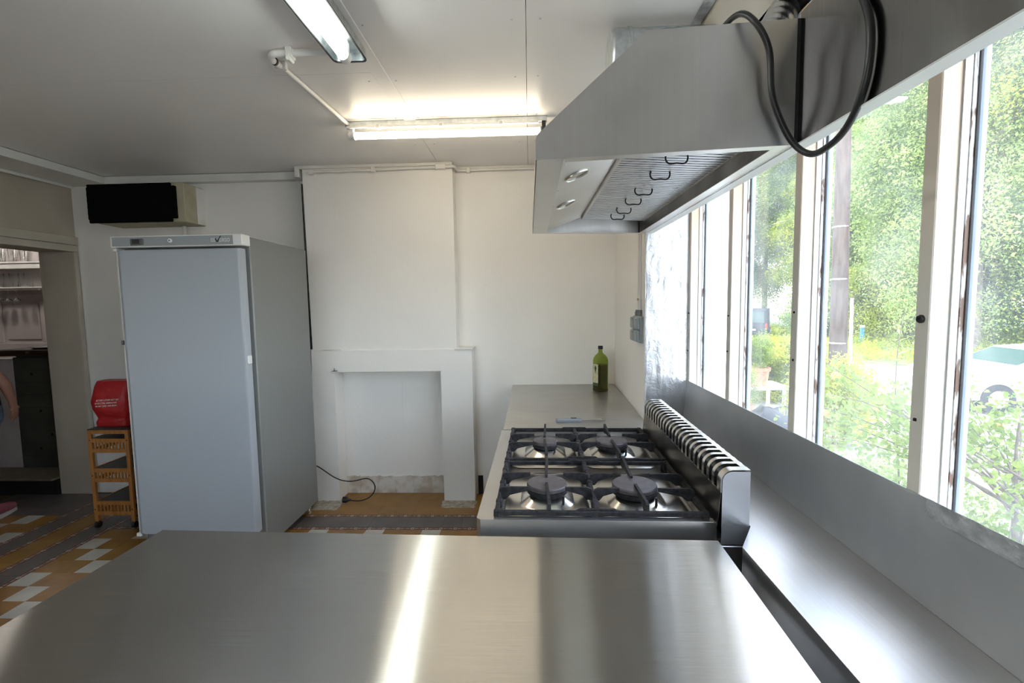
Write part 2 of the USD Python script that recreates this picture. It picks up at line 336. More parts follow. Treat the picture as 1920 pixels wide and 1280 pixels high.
def quadstrip(rows):
    """grid of points (n, m, 3) -> surface mesh"""
    g = np.asarray(rows, float); n, m = g.shape[:2]; f = []
    for i in range(n - 1):
        for j in range(m - 1):
            a = i * m + j; f += [[a, a + 1, a + m + 1], [a, a + m + 1, a + m]]
    return trimesh.Trimesh(g.reshape(-1, 3), np.array(f), process=False)

def slabmesh(top, thick):
    """a surface grid given thickness along its normals"""
    s = quadstrip(top); n = s.vertex_normals; a = s.vertices; b = a - n * thick
    g = np.asarray(top); N, m = g.shape[:2]; k = len(a)
    f = [*s.faces.tolist(), *(s.faces[:, ::-1] + k).tolist()]
    rim = [j for j in range(m)] + [i * m + m - 1 for i in range(1, N)] + [(N - 1) * m + j for j in range(m - 2, -1, -1)] + [i * m for i in range(N - 2, 0, -1)]
    for i, p in enumerate(rim):
        q = rim[(i + 1) % len(rim)]; f += [[p, p + k, q + k], [p, q + k, q]]
    o = trimesh.Trimesh(np.vstack([a, b]), np.array(f), process=False); o.fix_normals(); return o

def hull(pts): return trimesh.convex.convex_hull(np.asarray(pts, float))

def capsule_hull(a, ra, b, rb, seg=16):
    s = manifold3d.Manifold.sphere
    return manifold3d.Manifold.batch_hull([s(ra, seg).translate(tuple(a)), s(rb, seg).translate(tuple(b))])

# ------------------------------------------------------------------ room shell
CZ = 2.45
def project(p):
    q = np.asarray(p, float) - EYE; d = q @ F_
    return 960 + FPX * (q @ R_) / d, 640 - FPX * (q @ U_) / d, d

floor = struct('floor', bx(-8.0, 0.95, -2.3, 5.8, -0.12, -0.008), 'grout')
def floor_visible(x, y):
    u, v, d = project((x, y, 0))
    if d < 0.3 or not -140 < u < 960: return False
    if u < 305 and v > 1015 + (305 - u) * 0.60: return False
    if u >= 305 and v > 1002: return False
    if -2.25 < x < -1.56 and 2.54 < y < 3.5: return False
    if 262 < u < 560 and v < 1000: return False
    if u < 30 and v < 880: return False
    return True
hidden = {}
def tile(x0, x1, y0, y1, material):
    g = 0.00035; dz = -0.0002 - rnd.random() * 0.0006
    m = bx(x0 + g, x1 - g, y0 + g, y1 - g, -0.008, dz)
    corners = [((x0 + x1) / 2, (y0 + y1) / 2), (x0, y0), (x1, y0), (x0, y1), (x1, y1)]
    if any(floor_visible(*c) for c in corners): obj('tile', m, material, floor, smooth=False)
    else: hidden.setdefault(material, []).append(m)

def border_piece(cx, cy, along):
    """printed border tile 94 x 35 mm: brown ground, pale edge lines, a cream square ring between two leaves"""
    L, W = 0.0932, 0.0344
    parts = [(bx(-L / 2, L / 2, -W / 2, W / 2, -0.008, -0.0006), (0.085, 0.032, 0.020))]
    flat = lambda poly, c, z: parts.append((prism(poly, 0.0003, 'xy', z), c))
    for s in (-1, 1): flat(sbox(-L / 2, s * 0.0150 - 0.0010, L / 2, s * 0.0150 + 0.0010), (0.20, 0.09, 0.05), -0.0006)
    flat(sbox(-.0095, -.0095, .0095, .0095).difference(sbox(-.0055, -.0055, .0055, .0055)), (0.62, 0.58, 0.50), -0.0006)
    for s in (-1, 1):
        t = np.linspace(0, 2 * np.pi, 11)[:-1]
        flat(Polygon(np.c_[s * 0.027 + 0.014 * np.cos(t), 0.0055 * np.sin(t) * (1 - 0.3 * np.cos(t))]), (0.36, 0.25, 0.20), -0.0006)
        flat(Polygon(np.c_[s * 0.0425 + 0.004 * np.cos(t), 0.004 * np.sin(t)]), (0.30, 0.18, 0.13), -0.0006)
    m = cat_([p for p, _ in parts]); col = np.vstack([np.tile(c, (len(p.vertices), 1)) for p, c in parts])
    if along == 'y': m = turn(m, 90)
    m = move(m, cx, cy, 0)
    if floor_visible(cx, cy): obj('border_tile', m, 'pattern_tile', floor, smooth=False, tint=col)

TX, TY, FX, FY = 0.123, 0.127, -2.805, 2.93
for k in range(19):                                                   # ochre field with stepping white tiles
    for i in range(28):
        x0, y1 = FX + i * TX, FY - k * TY
        tile(x0, x0 + TX, y1 - TY, y1, 'white_tile' if (k - i) % 3 == 1 else rnd.choice(['ochre_tile', 'ochre_tile', 'ochre_tile_b']))
for i in range(28):                                                   # border rows in front of the hearth
    x0 = FX + i * TX
    tile(x0, x0 + TX, 2.965, 3.112, 'grey_tile')
    for r in range(3): tile(x0, x0 + TX, 3.148 + r * TY, 3.148 + (r + 1) * TY, 'ochre_tile')
for i in range(36):
    for y in (2.9475, 3.130): border_piece(FX + 0.047 + i * 0.094, y, 'x')
for k in range(24):                                                   # border columns beside the doorway
    y1 = 3.53 - k * TY
    tile(-2.965, -2.84, y1 - TY, y1, 'grey_tile'); tile(-3.155, -3.0, y1 - TY, y1, 'ochre_tile'); tile(-3.315, -3.19, y1 - TY, y1, 'grey_tile')
    for i in range(6): tile(-3.347 - (i + 1) * 0.126, -3.347 - i * 0.126, y1 - TY - 0.02, y1 - 0.02, 'grey_tile' if y1 > 3.25 else 'white_tile' if (k - i) % 3 == 2 else 'ochre_tile')
for k in range(32):
    for x in (-2.8225, -2.9825, -3.1725, -3.331): border_piece(x, 3.50 - k * 0.094, 'y')
for mname, ms in hidden.items(): obj('covered_tiles', ms, mname, floor, smooth=False, kind='stuff')

ceil = struct('ceiling', bx(-8.0, 1.0, -2.3, 5.8, 2.80, 2.90), 'masonry')
for (x0, x1, y0, y1) in ((-3.47, -0.632, -2.2, 2.079), (-3.47, -0.632, 2.081, 3.60), (-0.630, -0.001, -2.2, 3.60), (0.001, 0.615, -2.2, 3.60)):
    struct('panel', bx(x0, x1, y0, y1, CZ, CZ + 0.012), 'ceiling', ceil)
struct('cover_strip', [bx(-0.662, -0.600, -2.0, 2.66, CZ - 0.004, CZ, 0.0015)], 'ceiling', ceil)
struct('screw', [cyl((x, y, CZ - 0.0015), (x, y, CZ + 0.002), 0.004, 8) for x in (-0.05, 0.05, -0.58, -0.70) for y in np.arange(0.9, 3.4, 0.42)], 'galv', ceil)
struct('void_lining', [bx(-3.47, 0.615, -2.2, 3.6, CZ + 0.013, CZ + 0.02)], 'dark_gap', ceil)
# soffit board falling towards the window head, with a rough opening for the ducts
soff = thing('trim_7', None, None, (0.63, 0, CZ), kind='structure')
so = lambda x: CZ - (x - 0.63) * 0.88
for (x0, x1, y0, y1) in ((0.632, 0.745, -2.2, 2.42), (0.745, 0.83, 1.66, 2.42), (0.745, 0.83, -2.2, 0.9)):
    struct('soffit_board', hull([(x, y, so(x) + t) for x in (x0, x1) for y in (y0, y1) for t in (0, 0.012)]), 'soffit', soff)
struct('foil_edge_tape', slabmesh([[(0.592 + 0.012 * j, y, CZ - 0.002 - 0.003 * rnd.random() - (0.004 if j == 2 else 0)) for j in range(4)] for y in np.arange(-1.0, 2.42, 0.04)], -0.001), 'foil_tape', soff, smooth=True)

# chimney wall and alcove
struct('wall_back', [bx(-3.76, -1.60, 3.56, 3.75, -0.05, 2.8), bx(-0.53, 0.70, 3.51, 3.75, -0.05, 2.8)], 'wall')
chim = struct('wall_chimney', [bx(-1.605, -0.53, 3.385, 3.75, 1.13, 2.8), bx(-1.605, -0.42, 3.375, 3.75, 0.972, 1.135, 0.004), bx(-1.605, -1.437, 3.375, 3.75, 0, 0.975),
               bx(-0.65, -0.42, 3.375, 3.75, 0, 0.975), bx(-1.44, -0.64, 3.532, 3.75, 0, 0.98)], 'wall')
struct('mantel_shoulder', bx(-0.545, -0.41, 3.36, 3.51, 1.128, 1.142, 0.004), 'trim', chim)
for k in range(7):
    x0 = -1.47 + k * 0.139
    a, b = max(x0, -1.437), min(x0 + 0.139, -0.65)
    if b - a > 0.02:
        top = [(a + (b - a) * t, 0.130 + 0.012 * rnd.random()) for t in np.linspace(0, 1, 6)]
        struct('hearth_tile', prism([(a + .0015, 0.002), (b - .0015, 0.002)] + [(min(x, b - .0015), z) for x, z in top[::-1]], 0.012, 'xz', 3.522), 'old_wall_tile', chim)
struct('patched_seam', [tube([(x, 3.374 - 0.0008, 1.136 + 0.002 * rnd.random()) for x in np.linspace(-1.52, -1.38, 8)], 0.0016, 6)], 'cement', chim)
for (x0, x1, y0, y1) in ((-1.60, -1.40, 3.22, 3.385), (-0.66, -0.41, 3.26, 3.38)):
    g = [[(x0 + (x1 - x0) * i / 9 + 0.008 * rnd.uniform(-1, 1), y0 + (y1 - y0) * j / 6 + 0.008 * rnd.uniform(-1, 1), 0.0008 + 0.005 * rnd.random() * (j > 0) * (0 < i < 9)) for j in range(7)] for i in range(10)]
    struct('cement_patch', slabmesh(g, -0.002), 'cement', chim, smooth=True)
pl = [(-2.30, 1.86), (-2.05, 1.93), (-1.98, 1.94), (-1.94, 1.915), (-1.80, 1.90), (-1.74, 1.865), (-1.68, 1.86), (-1.62, 1.85), (-1.61, 1.2), (-2.30, 1.2)]
struct('bare_plaster', prism(pl, 0.003, 'xz', 3.556), 'wall_grey', chim)
struct('plaster_crack', [tube([(-0.98 + 0.003 * math.sin(i), 3.5315, 0.88 - i * 0.035) for i in range(11)], 0.0012, 5), tube([(x, 3.3845, 1.150 + 0.004 * math.sin(x * 40)) for x in np.linspace(-0.86, -0.58, 9)], 0.0012, 5)], 'trim', chim)
struct('wall_vent_hole', [bx(-0.408, -0.372, 3.500, 3.512, 0.005, 0.145)], 'dark_gap')

# right-hand masonry, window breast, lintel
struct('wall_right', [prism([(0.585, 2.42), (0.640, 3.75), (1.05, 3.75), (1.05, 2.42)], 2.8, 'xy', 0.0)], 'wall')
struct('wall_window', [bx(0.806, 0.90, -2.3, 2.42, -1.2, 0.975), bx(0.835, 1.05, -2.3, 3.75, 2.295, 2.8), bx(0.806, 1.05, -2.3, -1.341, -1.2, 2.8), bx(0.70, 1.05, 2.42, 3.75, -1.2, 0.0)], 'wall')
struct('wall_front', [bx(-3.8, -2.7, -2.45, -2.25, -0.05, 2.8), bx(-1.3, 1.05, -2.45, -2.25, -0.05, 2.8), bx(-2.7, -1.3, -2.45, -2.25, 0, 0.95), bx(-2.7, -1.3, -2.45, -2.25, 2.15, 2.8)], 'wall')
w = thing('window_10', None, None, (-2.0, -2.35, 0.95), kind='structure')
struct('frame', [bx(-2.7, -1.3, -2.38, -2.32, z, z + 0.06, 0.003) for z in (0.95, 2.09)] + [bx(x, x + 0.06, -2.38, -2.32, 1.01, 2.09, 0.003) for x in (-2.7, -2.03, -1.36)], 'frame_gloss', w)
for x in (-2.64, -1.97): struct('pane', bx(x, x + 0.61, -2.352, -2.348, 1.01, 2.09), 'pane', w)
DY0, DY1, DZ = 2.45, 3.525, 1.905
struct('wall_left', [bx(-3.76, -3.49, -2.3, DY0, -0.05, 2.8), bx(-3.76, -3.49, DY0, DY1, DZ, 2.8), bx(-3.76, -3.49, DY1, 3.75, -0.05, 2.8)], 'wall_left')
door = thing('door_1', None, None, (-3.49, DY1, 0), kind='structure')
struct('lintel_board', bx(-3.492, -3.470, DY0 - 0.12, 3.57, 1.952, 2.015, 0.003), 'door_trim', door)
struct('architrave_head', bx(-3.492, -3.472, DY0 - 0.05, 3.555, DZ - 0.004, 1.950, 0.003), 'door_trim', door)
struct('architrave', bx(-3.492, -3.472, DY1 - 0.004, 3.555, 0.0, DZ - 0.004, 0.003), 'door_trim', door)
struct('architrave', bx(-3.492, -3.472, DY0 - 0.05, DY0 + 0.004, 0.0, DZ - 0.004, 0.003), 'door_trim', door)
beam = struct('trim_1', bx(-3.49, -3.17, -2.25, 3.56, CZ - 0.056, CZ - 0.003, 0.002), 'trim')
struct('trim_2', bx(-3.17, -1.655, 3.50, 3.56, CZ - 0.058, CZ - 0.003, 0.002), 'trim')
struct('trim_3', [bx(-1.63, -0.53, 3.372, 3.386, CZ - 0.022, CZ, 0.002), bx(-0.53, 0.62, 3.497, 3.512, CZ - 0.022, CZ, 0.002)], 'trim')
struct('trim_4', [bx(-3.476, -3.462, -2.2, 3.55, CZ - 0.075, CZ - 0.055), bx(-1.66, -1.625, 3.38, 3.56, CZ - 0.075, CZ, 0.002)], 'trim')

# windows along the right-hand side
POSTS = [2.405, 1.930, 1.459, 0.993, 0.527, 0.060, -0.407, -0.874, -1.341]  # last bay is unseen, added to brighten what the hood face reflects
ZS, ZH = 0.975, 2.295
for i, yc in enumerate(POSTS[:-1]):
    yn = POSTS[i + 1]; w = thing(f'window_{i + 1}', None, None, (0.80, yc, ZS), kind='structure')
    y0, y1 = yc - 0.0175, yc + 0.0175
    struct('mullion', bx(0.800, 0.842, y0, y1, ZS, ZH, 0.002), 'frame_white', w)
    struct('glazing_bead', [bx(0.842, 0.856, y0 - 0.002, y1 + 0.002, ZS, ZH, 0.002), bx(0.8385, 0.8435, y0 - 0.0035, y0, ZS, ZH)], 'frame_gloss', w)
    struct('putty', bx(0.856, 0.864, y0 - 0.003, y1 + 0.003, ZS, ZH), 'frame_worn', w)
    struct('seal', bx(0.864, 0.8695, y0 - 0.005, y1 + 0.005, ZS, ZH), 'seal', w)
    struct('outer_frame', bx(0.8695, 0.884, y0 - 0.008, y1 + 0.008, ZS, ZH, 0.003), 'frame_blue', w)
    struct('head_rail', bx(0.800, 0.900, yn + 0.02, yc - 0.02, ZH - 0.05, ZH, 0.003), 'frame_gloss', w)
    struct('sill_rail', bx(0.806, 0.900, yn + 0.02, yc - 0.02, ZS - 0.002, ZS + 0.014, 0.003), 'frame_gloss', w)
    struct('pane', bx(0.866, 0.869, yn + 0.012, yc - 0.012, ZS, ZH - 0.04), 'pane', w)
    struct('screw_hole', [cyl((0.7985, yc + 0.006 * rnd.uniform(-1, 1), z), (0.801, yc, z), 0.0035, 10) for z in (1.18 + 0.1 * rnd.random(), 1.36 + 0.06 * rnd.random())], 'dark_gap', w)
    if i == 3:
        struct('knob', lathe([(0, 0), (0.0085, 0.0), (0.0085, 0.004), (0.007, 0.006), (0.002, 0.006), (0.0015, 0.004), (0, 0.004)], n=24).apply_transform(
            trimesh.transformations.rotation_matrix(-math.pi / 2, [0, 1, 0])).apply_translation((0.7995, yc, 1.414)), 'rubber', w)

# the bar room seen through the doorway
struct('wall_bar_back', bx(-8.0, -3.5, 5.62, 5.8, -0.05, 2.8), 'mauve_wall')
struct('wall_bar_left', bx(-8.2, -8.0, -2.3, 5.8, -0.05, 2.8), 'mauve_wall')
struct('wall_bar_right', bx(-3.76, -3.55, 3.75, 5.8, -0.05, 2.8), 'mauve_wall')
struct('wall_bar_front', bx(-8.0, -3.76, -2.45, -2.3, -0.05, 2.8), 'mauve_wall')
panel = thing('trim_5', None, None, (-6.2, 5.62, 0.3), kind='structure')
for (x0, x1, z0, z1) in ((-7.4, -5.5, 1.58, 1.66), (-7.4, -5.5, 0.96, 1.06), (-7.4, -7.3, 1.0, 1.6), (-6.62, -6.52, 1.06, 1.58), (-6.02, -5.94, 1.06, 1.58)):
    struct('panel_rail', bx(x0, x1, 5.595, 5.62, z0, z1, 0.006), 'mauve_wall', panel)
for x0, x1 in ((-6.48, -6.05), (-7.25, -6.66)):
    struct('raised_panel', bx(x0, x1, 5.605, 5.62, 1.10, 1.55, 0.008), 'mauve_wall', panel)
step = struct('trim_6', [bx(-6.5, -3.77, 3.50, 5.6, -0.008, 0.118)], 'dark_gap')
struct('step_board', bx(-6.5, -3.77, 3.47, 5.6, 0.118, 0.135, 0.003), 'bar_step', step)

# ------------------------------------------------------------------ large kitchen objects
TZ, SZ, HZ = 0.815, 0.843, 0.845
# steel worktable in the foreground
t = thing('steel_worktable', 'wide brushed stainless steel worktable standing in front of the cooker', 'table', (-1.08, 1.288, 0))
top = prism([(-1.081, 1.291), (0.500, 1.240), (0.470, 0.330), (-1.111, 0.381)], 0.040, 'xy', TZ - 0.040)
top = trimesh.convex.convex_hull(np.vstack([prism([(-1.079, 1.289), (0.498, 1.238), (0.468, 0.332), (-1.109, 0.383)], 0.001, 'xy', TZ - 0.001).vertices, prism([(-1.081, 1.291), (0.500, 1.240), (0.470, 0.330), (-1.111, 0.381)], 0.037, 'xy', TZ - 0.040).vertices]))
obj('tabletop', top, 'steel_top', t)
for x, y in ((-1.03, 1.235), (0.445, 1.185), (0.420, 0.385), (-1.055, 0.435)): obj('leg', [bx(x - .02, x + .02, y - .02, y + .02, 0.03, TZ - 0.041, .003), cyl((x, y, 0), (x, y, 0.032), .022, 14)], 'steel', t)
obj('undershelf', turn(bx(-1.03, 0.43, 0.42, 1.20, 0.20, 0.225, .003), -1.9, at=(-0.3, 0.8, 0)), 'steel', t)

# the steel ledge under the windows with its upright splash sheet
t = thing('window_ledge', 'long stainless ledge running under the windows behind the cooker', 'counter', (0.54, 1.19, 0))
obj('ledge_top', prism([(0.524, -2.2), (0.781, -2.2), (0.781, 2.418), (0.617, 2.418), (0.5945, 1.262), (0.524, 1.152)], 0.002, 'xy', SZ - 0.002), 'steel_shelf', t)
obj('skirt', bx(0.524, 0.529, -2.2, 1.152, 0.05, SZ - 0.002), 'steel', t)
obj('bracket', [bx(0.529, 0.781, y, y + 0.02, 0.05, SZ - 0.003) for y in (-1.5, -0.2, 1.1)], 'steel_dark', t)
t = thing('splash_sheet', 'grey steel sheet standing between the ledge and the window sills', 'splashback', (0.80, 1.19, SZ))
obj('sheet', hull([(0.7795 + 0.0185 * k + d, y, z) for k, z in ((0, SZ + .0005), (1, 1.053)) for y in (-2.2, 2.418) for d in (0, 0.0016)]), 'steel_sheet', t)
edge = [(0.7978 - 0.0012, y, 1.053 - (0.006 * rnd.random() if rnd.random() < 0.3 else 0.0015)) for y in np.arange(0.98, 2.40, 0.02)]
obj('torn_film_edge', slabmesh([[(p[0], p[1], 1.0535), (p[0], p[1], p[2])] for p in edge], 0.0005), 'white_film', t, label='torn protective film along the top edge')
g = [[(0.7970 - 0.0032 * j / 4 - 0.0008 - 0.0022 * rnd.random(), y, 1.0555 - 0.036 * j / 4) for j in range(5)] for y in np.arange(-0.6, 0.955, 0.025)]
obj('foil_tape', slabmesh(g, -0.0006), 'foil_tape', t, smooth=True, label='crinkled aluminium tape over the top edge')
g = [[(0.585 + (0.222 * i / 24), 2.416 - 0.006 * meshkit.fbm(np.array([i * .35, j * .22, 3.0])) - 0.0014 * (i in (8, 15)), 0.83 + 1.57 * j / 60) for j in range(61)] for i in range(25)]
tag(stage.GetPrimAtPath(obj('aluminium_foil', slabmesh(g, -0.003), 'foil', smooth=True)), 'crinkled aluminium foil covering the window reveal behind the cooker', 'foil')

# far counter
t = thing('steel_counter', 'stainless steel counter running from the cooker to the back wall', 'counter', (-0.136, 2.25, 0))
obj('countertop', hull([(x, y, z) for x, y in ((-0.1345, 2.251), (0.577, 2.251), (0.622, 3.508), (-0.1345, 3.508)) for z in (HZ - 0.04, HZ)]), 'steel_counter', t)
obj('cabinet_body', bx(-0.12, 0.575, 2.27, 3.50, 0.10, HZ - 0.041, 0.003), 'steel', t)
for k in range(2):
    d = obj('door', bx(-0.136, -0.121, 2.28 + k * 0.61, 2.88 + k * 0.61, 0.13, HZ - 0.06, 0.003), 'steel', t)
    obj('handle', tube([(-0.137, 2.80 - k * 0.0 + k * 0.18, 0.70), (-0.160, 2.80 + k * 0.18, 0.70), (-0.160, 2.80 + k * 0.18, 0.58), (-0.137, 2.80 + k * 0.18, 0.58)], 0.005, 8), 'steel_bright', d)
for y in (2.33, 3.43):
    for x in (-0.08, 0.52): obj('foot', cyl((x, y, 0), (x, y, 0.10), 0.02, 14), 'steel', t)

# ------------------------------------------------------------------ cooker (local frame: x across, y away, z up from the floor)
RX, RY, RA = -0.1600, 1.2960, -1.1
ck = thing('gas_cooker', 'stainless gas range cooker with four burners and slotted flue upstand', 'cooker', (RX, RY, 0), RA, local=True)
W, L = 0.672, 0.945
obj('body', [bx(0.006, 0.745, 0.012, L - 0.01, 0.12, 0.79, 0.004)], 'steel', ck)
rimz = 0.806
obj('hob_top', [hull([(x, y, z) for x, y in ((0, 0.012), (0.012, 0), (0.050, 0), (0.050, L), (0, L)) for z in (0.785, HZ)]), bx(0.0505, W + 0.0, 0.0, 0.024, 0.785, HZ - 0.0015), bx(0.0505, W + 0.0, 0.0012, 0.024, HZ - 0.0018, HZ), bx(0.0505, W, L - 0.018, L, rimz, HZ, 0.003), bx(W - 0.018, W, 0.0, L, rimz, HZ - 0.004, 0.003)], 'steel', ck)
obj('pan', bx(0.045, W - 0.01, 0.02, L - 0.015, rimz, 0.815), 'steel_dark', ck)
BUR = [(0.206, 0.205, 0.066), (0.486, 0.200, 0.071), (0.206, 0.680, 0.052), (0.486, 0.680, 0.066)]
def tray(cx, cy, tx, ty, hw, hd):
    rows = []
    for s, z, e in ((1.0, 0.8162, .25), (0.97, 0.8172, .25), (0.92, 0.8200, .28), (0.64, 0.8205, .45), (0.60, 0.8215, .6), (0.37, 0.8405, .8), (0.33, 0.8415, .9), (0.22, 0.8415, 1.0)):
        ring, w = [], min(1.0, max(0.0, (0.95 - s) / 0.4)); ox, oy = tx * (1 - w) + cx * w, ty * (1 - w) + cy * w
        d_ = hd * (1 - w) + hw * w
        for a in np.linspace(0, 2 * np.pi, 49):
            c, d = np.cos(a), np.sin(a); k = (abs(c) ** (2 / e) + abs(d) ** (2 / e)) ** (-e / 2)
            ring.append((ox + hw * s * k * c, oy + d_ * s * k * d, z))
        rows.append(ring)
    return slabmesh(np.array(rows)[:, ::-1], 0.0012)
for i_, (cx, cy, r) in enumerate(BUR):
    obj('spill_tray', tray(cx, cy, 0.203 if cx < 0.3 else 0.500, 0.242 if cy < 0.4 else 0.706, 0.140 if cx < 0.3 else 0.146, 0.205), 'steel_bright', ck, smooth=40)
for cx, cy, r in BUR:
    b = obj('burner', lathe([(0, 0.8405), (r * 0.86, 0.8405), (r * 0.86, 0.846), (r * 1.0, 0.848), (r * 1.0, 0.856), (r * 0.95, 0.858), (r * 0.95, 0.861), (0, 0.861)], (cx, cy, 0), 48), 'cast_iron', ck)
    obj('burner_cap', lathe([(0, 0.861), (r * 0.97, 0.861), (r * 1.0, 0.863), (r * 1.0, 0.872), (r * 0.96, 0.876), (r * 0.5, 0.8775), (0, 0.878)], (cx, cy, 0), 48), 'burner_cap', b)
    obj('flame_ports', [cyl((cx + math.cos(a) * r * .93, cy + math.sin(a) * r * .93, 0.8535), (cx + math.cos(a) * r * 1.006, cy + math.sin(a) * r * 1.006, 0.8535), 0.0016, 6) for a in np.linspace(0, 2 * np.pi, 40, endpoint=False)], 'dark_gap', b)
    obj('igniter', [cyl((cx + r * 0.75, cy - r * 0.95, 0.83), (cx + r * 0.75, cy - r * 0.95, 0.856), 0.004, 8)], 'black', b)
def finger(p, q, h0=0.862, h1=0.885, w=0.0085, drop=0.010):
    """cast rib from frame point p to tip q: tall web at the root, thinner at the tip"""
    p, q = np.array(p, float), np.array(q, float); d = (q - p) / np.linalg.norm(q - p); n = np.array([-d[1], d[0]]) * w / 2
    prof = [(0, 0.846), (0, h1 - 0.006), (0.012, h1), (np.linalg.norm(q - p), h1), (np.linalg.norm(q - p), h1 - drop), (0.35 * np.linalg.norm(q - p), h0 - 0.002), (0.2 * np.linalg.norm(q - p), 0.846)]
    m = trimesh.creation.extrude_polygon(Polygon(prof), w, engine='earcut')
    v = m.vertices; m.vertices = np.c_[p[0] + d[0] * v[:, 0] + n[0] * (2 * v[:, 2] / w - 1), p[1] + d[1] * v[:, 0] + n[1] * (2 * v[:, 2] / w - 1), v[:, 1]]
    m.fix_normals(); return m
for gi, (y0, y1) in enumerate(((0.022, 0.462), (0.484, 0.930))):
    x0, x1, xm = 0.050, 0.660, 0.347
    gr = obj('pan_support', [bx(x0, x1, y0, y0 + 0.013, 0.846, 0.861, 0.003), bx(x0, x1, y1 - 0.013, y1, 0.846, 0.861, 0.003), bx(x0, x0 + 0.013, y0, y1, 0.846, 0.861, 0.003), bx(x1 - 0.013, x1, y0, y1, 0.846, 0.861, 0.003), bx(xm - 0.008, xm + 0.008, y0, y1, 0.848, 0.863, 0.003)]
             + [bx(x - 0.010, x + 0.010, y - 0.010, y + 0.010, 0.816, 0.863, 0.004) for x in (x0 + .008, x1 - .008) for y in (y0 + .008, y1 - .008)]
             + [bx(x - 0.010, x + 0.010, y - 0.012, y + 0.012, 0.840, 0.866, 0.004) for x in (x0 + .009, xm) for y in (y0 + 0.075, y0 + 0.225, y0 + 0.345)], 'cast_iron', ck)
    for cx, cy, r in BUR[2 * gi:2 * gi + 2]:
        lx, rx = (x0 + 0.006, xm - 0.004) if cx < 0.3 else (xm + 0.004, x1 - 0.006)
        for dy in (-0.062, 0.062):
            obj('finger', finger((lx, cy + dy), (cx - r * 0.66 - 0.012, cy + dy)), 'cast_iron', gr, smooth=20)
            obj('finger', finger((rx, cy + dy), (cx + r * 0.66 + 0.012, cy + dy)), 'cast_iron', gr, smooth=20)
        obj('finger', finger((cx + 0.004, y0 + 0.006), (cx - 0.002, cy - r * 0.35)), 'cast_iron', gr, smooth=20)
        obj('finger', finger((cx + 0.004, y1 - 0.006), (cx - 0.002, cy + r * 0.55)), 'cast_iron', gr, smooth=20)
    for y in (y0 + 0.005, y1 - 0.013): obj('web', prism([(xm - 0.085, 0.848), (xm + 0.085, 0.848), (xm + 0.05, 0.866), (xm - 0.05, 0.866)], 0.008, 'xz', y), 'cast_iron', gr)
    for x in (x0 + 0.003, xm - 0.004):
        for k in (0, 1): obj('web', prism([(y0 + 0.06 + k * 0.15, 0.848), (y0 + 0.20 + k * 0.15, 0.848), (y0 + 0.17 + k * 0.15, 0.870), (y0 + 0.09 + k * 0.15, 0.870)], 0.008, 'yz', x), 'cast_iron', gr)
# flue upstand with slots over its rounded edge
U0, U1, UY0, UY1, UZ = 0.676, 0.752, -0.018, 0.925, 0.998
obj('upstand', [bx(U0 + 0.022, U1, UY0 + 0.006, UY1, 0.79, 0.965, 0.002), bx(U1 - 0.0025, U1, UY0, UY1, 0.79, UZ - 0.001)], 'black', ck)
obj('upstand_front', hull([(x, y, z) for x, z in ((W - 0.004, 0.840), (W - 0.0025, 0.840), (U0 + 0.001, 0.936), (U0 + 0.0025, 0.936)) for y in (UY0 + 0.006, UY1)]), 'steel_dark', ck)
obj('upstand_flange', bx(W - 0.022, W - 0.001, 0.02, UY1, 0.8385, 0.8405), 'steel_dark', ck)
endp = [(U0 + 0.002, 0.79), (U1, 0.79), (U1, UZ - 0.003)] + [(U0 + 0.030 - 0.028 * math.sin(a), UZ - 0.031 + 0.028 * math.cos(a)) for a in np.linspace(0, math.pi / 2, 8)]
for y in (UY0 - 0.0005, UY1 - 0.002): obj('end_plate', prism(endp, 0.0025, 'xz', y), 'steel_satin', ck)
obj('end_foot', bx(U0 - 0.002, U1, UY0 - 0.004, UY0 + 0.02, 0.20, 0.787, 0.002), 'steel_satin', ck)
def louvre(y0, y1):
    line = [(U0, 0.936), (U0, UZ - 0.032)] + [(U0 + 0.032 - 0.032 * math.cos(a), UZ - 0.032 + 0.032 * math.sin(a)) for a in np.linspace(0.15, math.pi / 2, 8)] + [(U1 - 0.012, UZ), (U1, UZ)]
    return slabmesh([[(x, y, z) for y in (y0, y1)] for x, z in line], 0.0018)
NS = 22; pit = (UY1 - UY0 - 0.035) / NS
obj('louvre', louvre(UY0, UY0 + 0.028), 'steel_bright', ck, smooth=40)
for k in range(NS):
    y = UY0 + 0.028 + k * pit
    obj('louvre', louvre(y + pit * 0.60, y + pit), 'steel_bright', ck, smooth=40)
obj('upstand_lip', bx(U1 - 0.014, U1 + 0.001, UY0, UY1, UZ - 0.0018, UZ), 'steel_bright', ck)
for k in range(5): obj('knob', [turn(cyl((-0.016, 0.15 + k * 0.16, 0.72), (0.006, 0.15 + k * 0.16, 0.72), 0.026, 20), 0)], 'black', ck)
obj('oven_door', bx(-0.008, 0.006, 0.06, L - 0.06, 0.16, 0.64, 0.006), 'steel', ck)
for x in (0.05, 0.68):
    for y in (0.05, L - 0.06): obj('foot', cyl((x, y, 0), (x, y, 0.122), 0.022, 14), 'steel', ck)

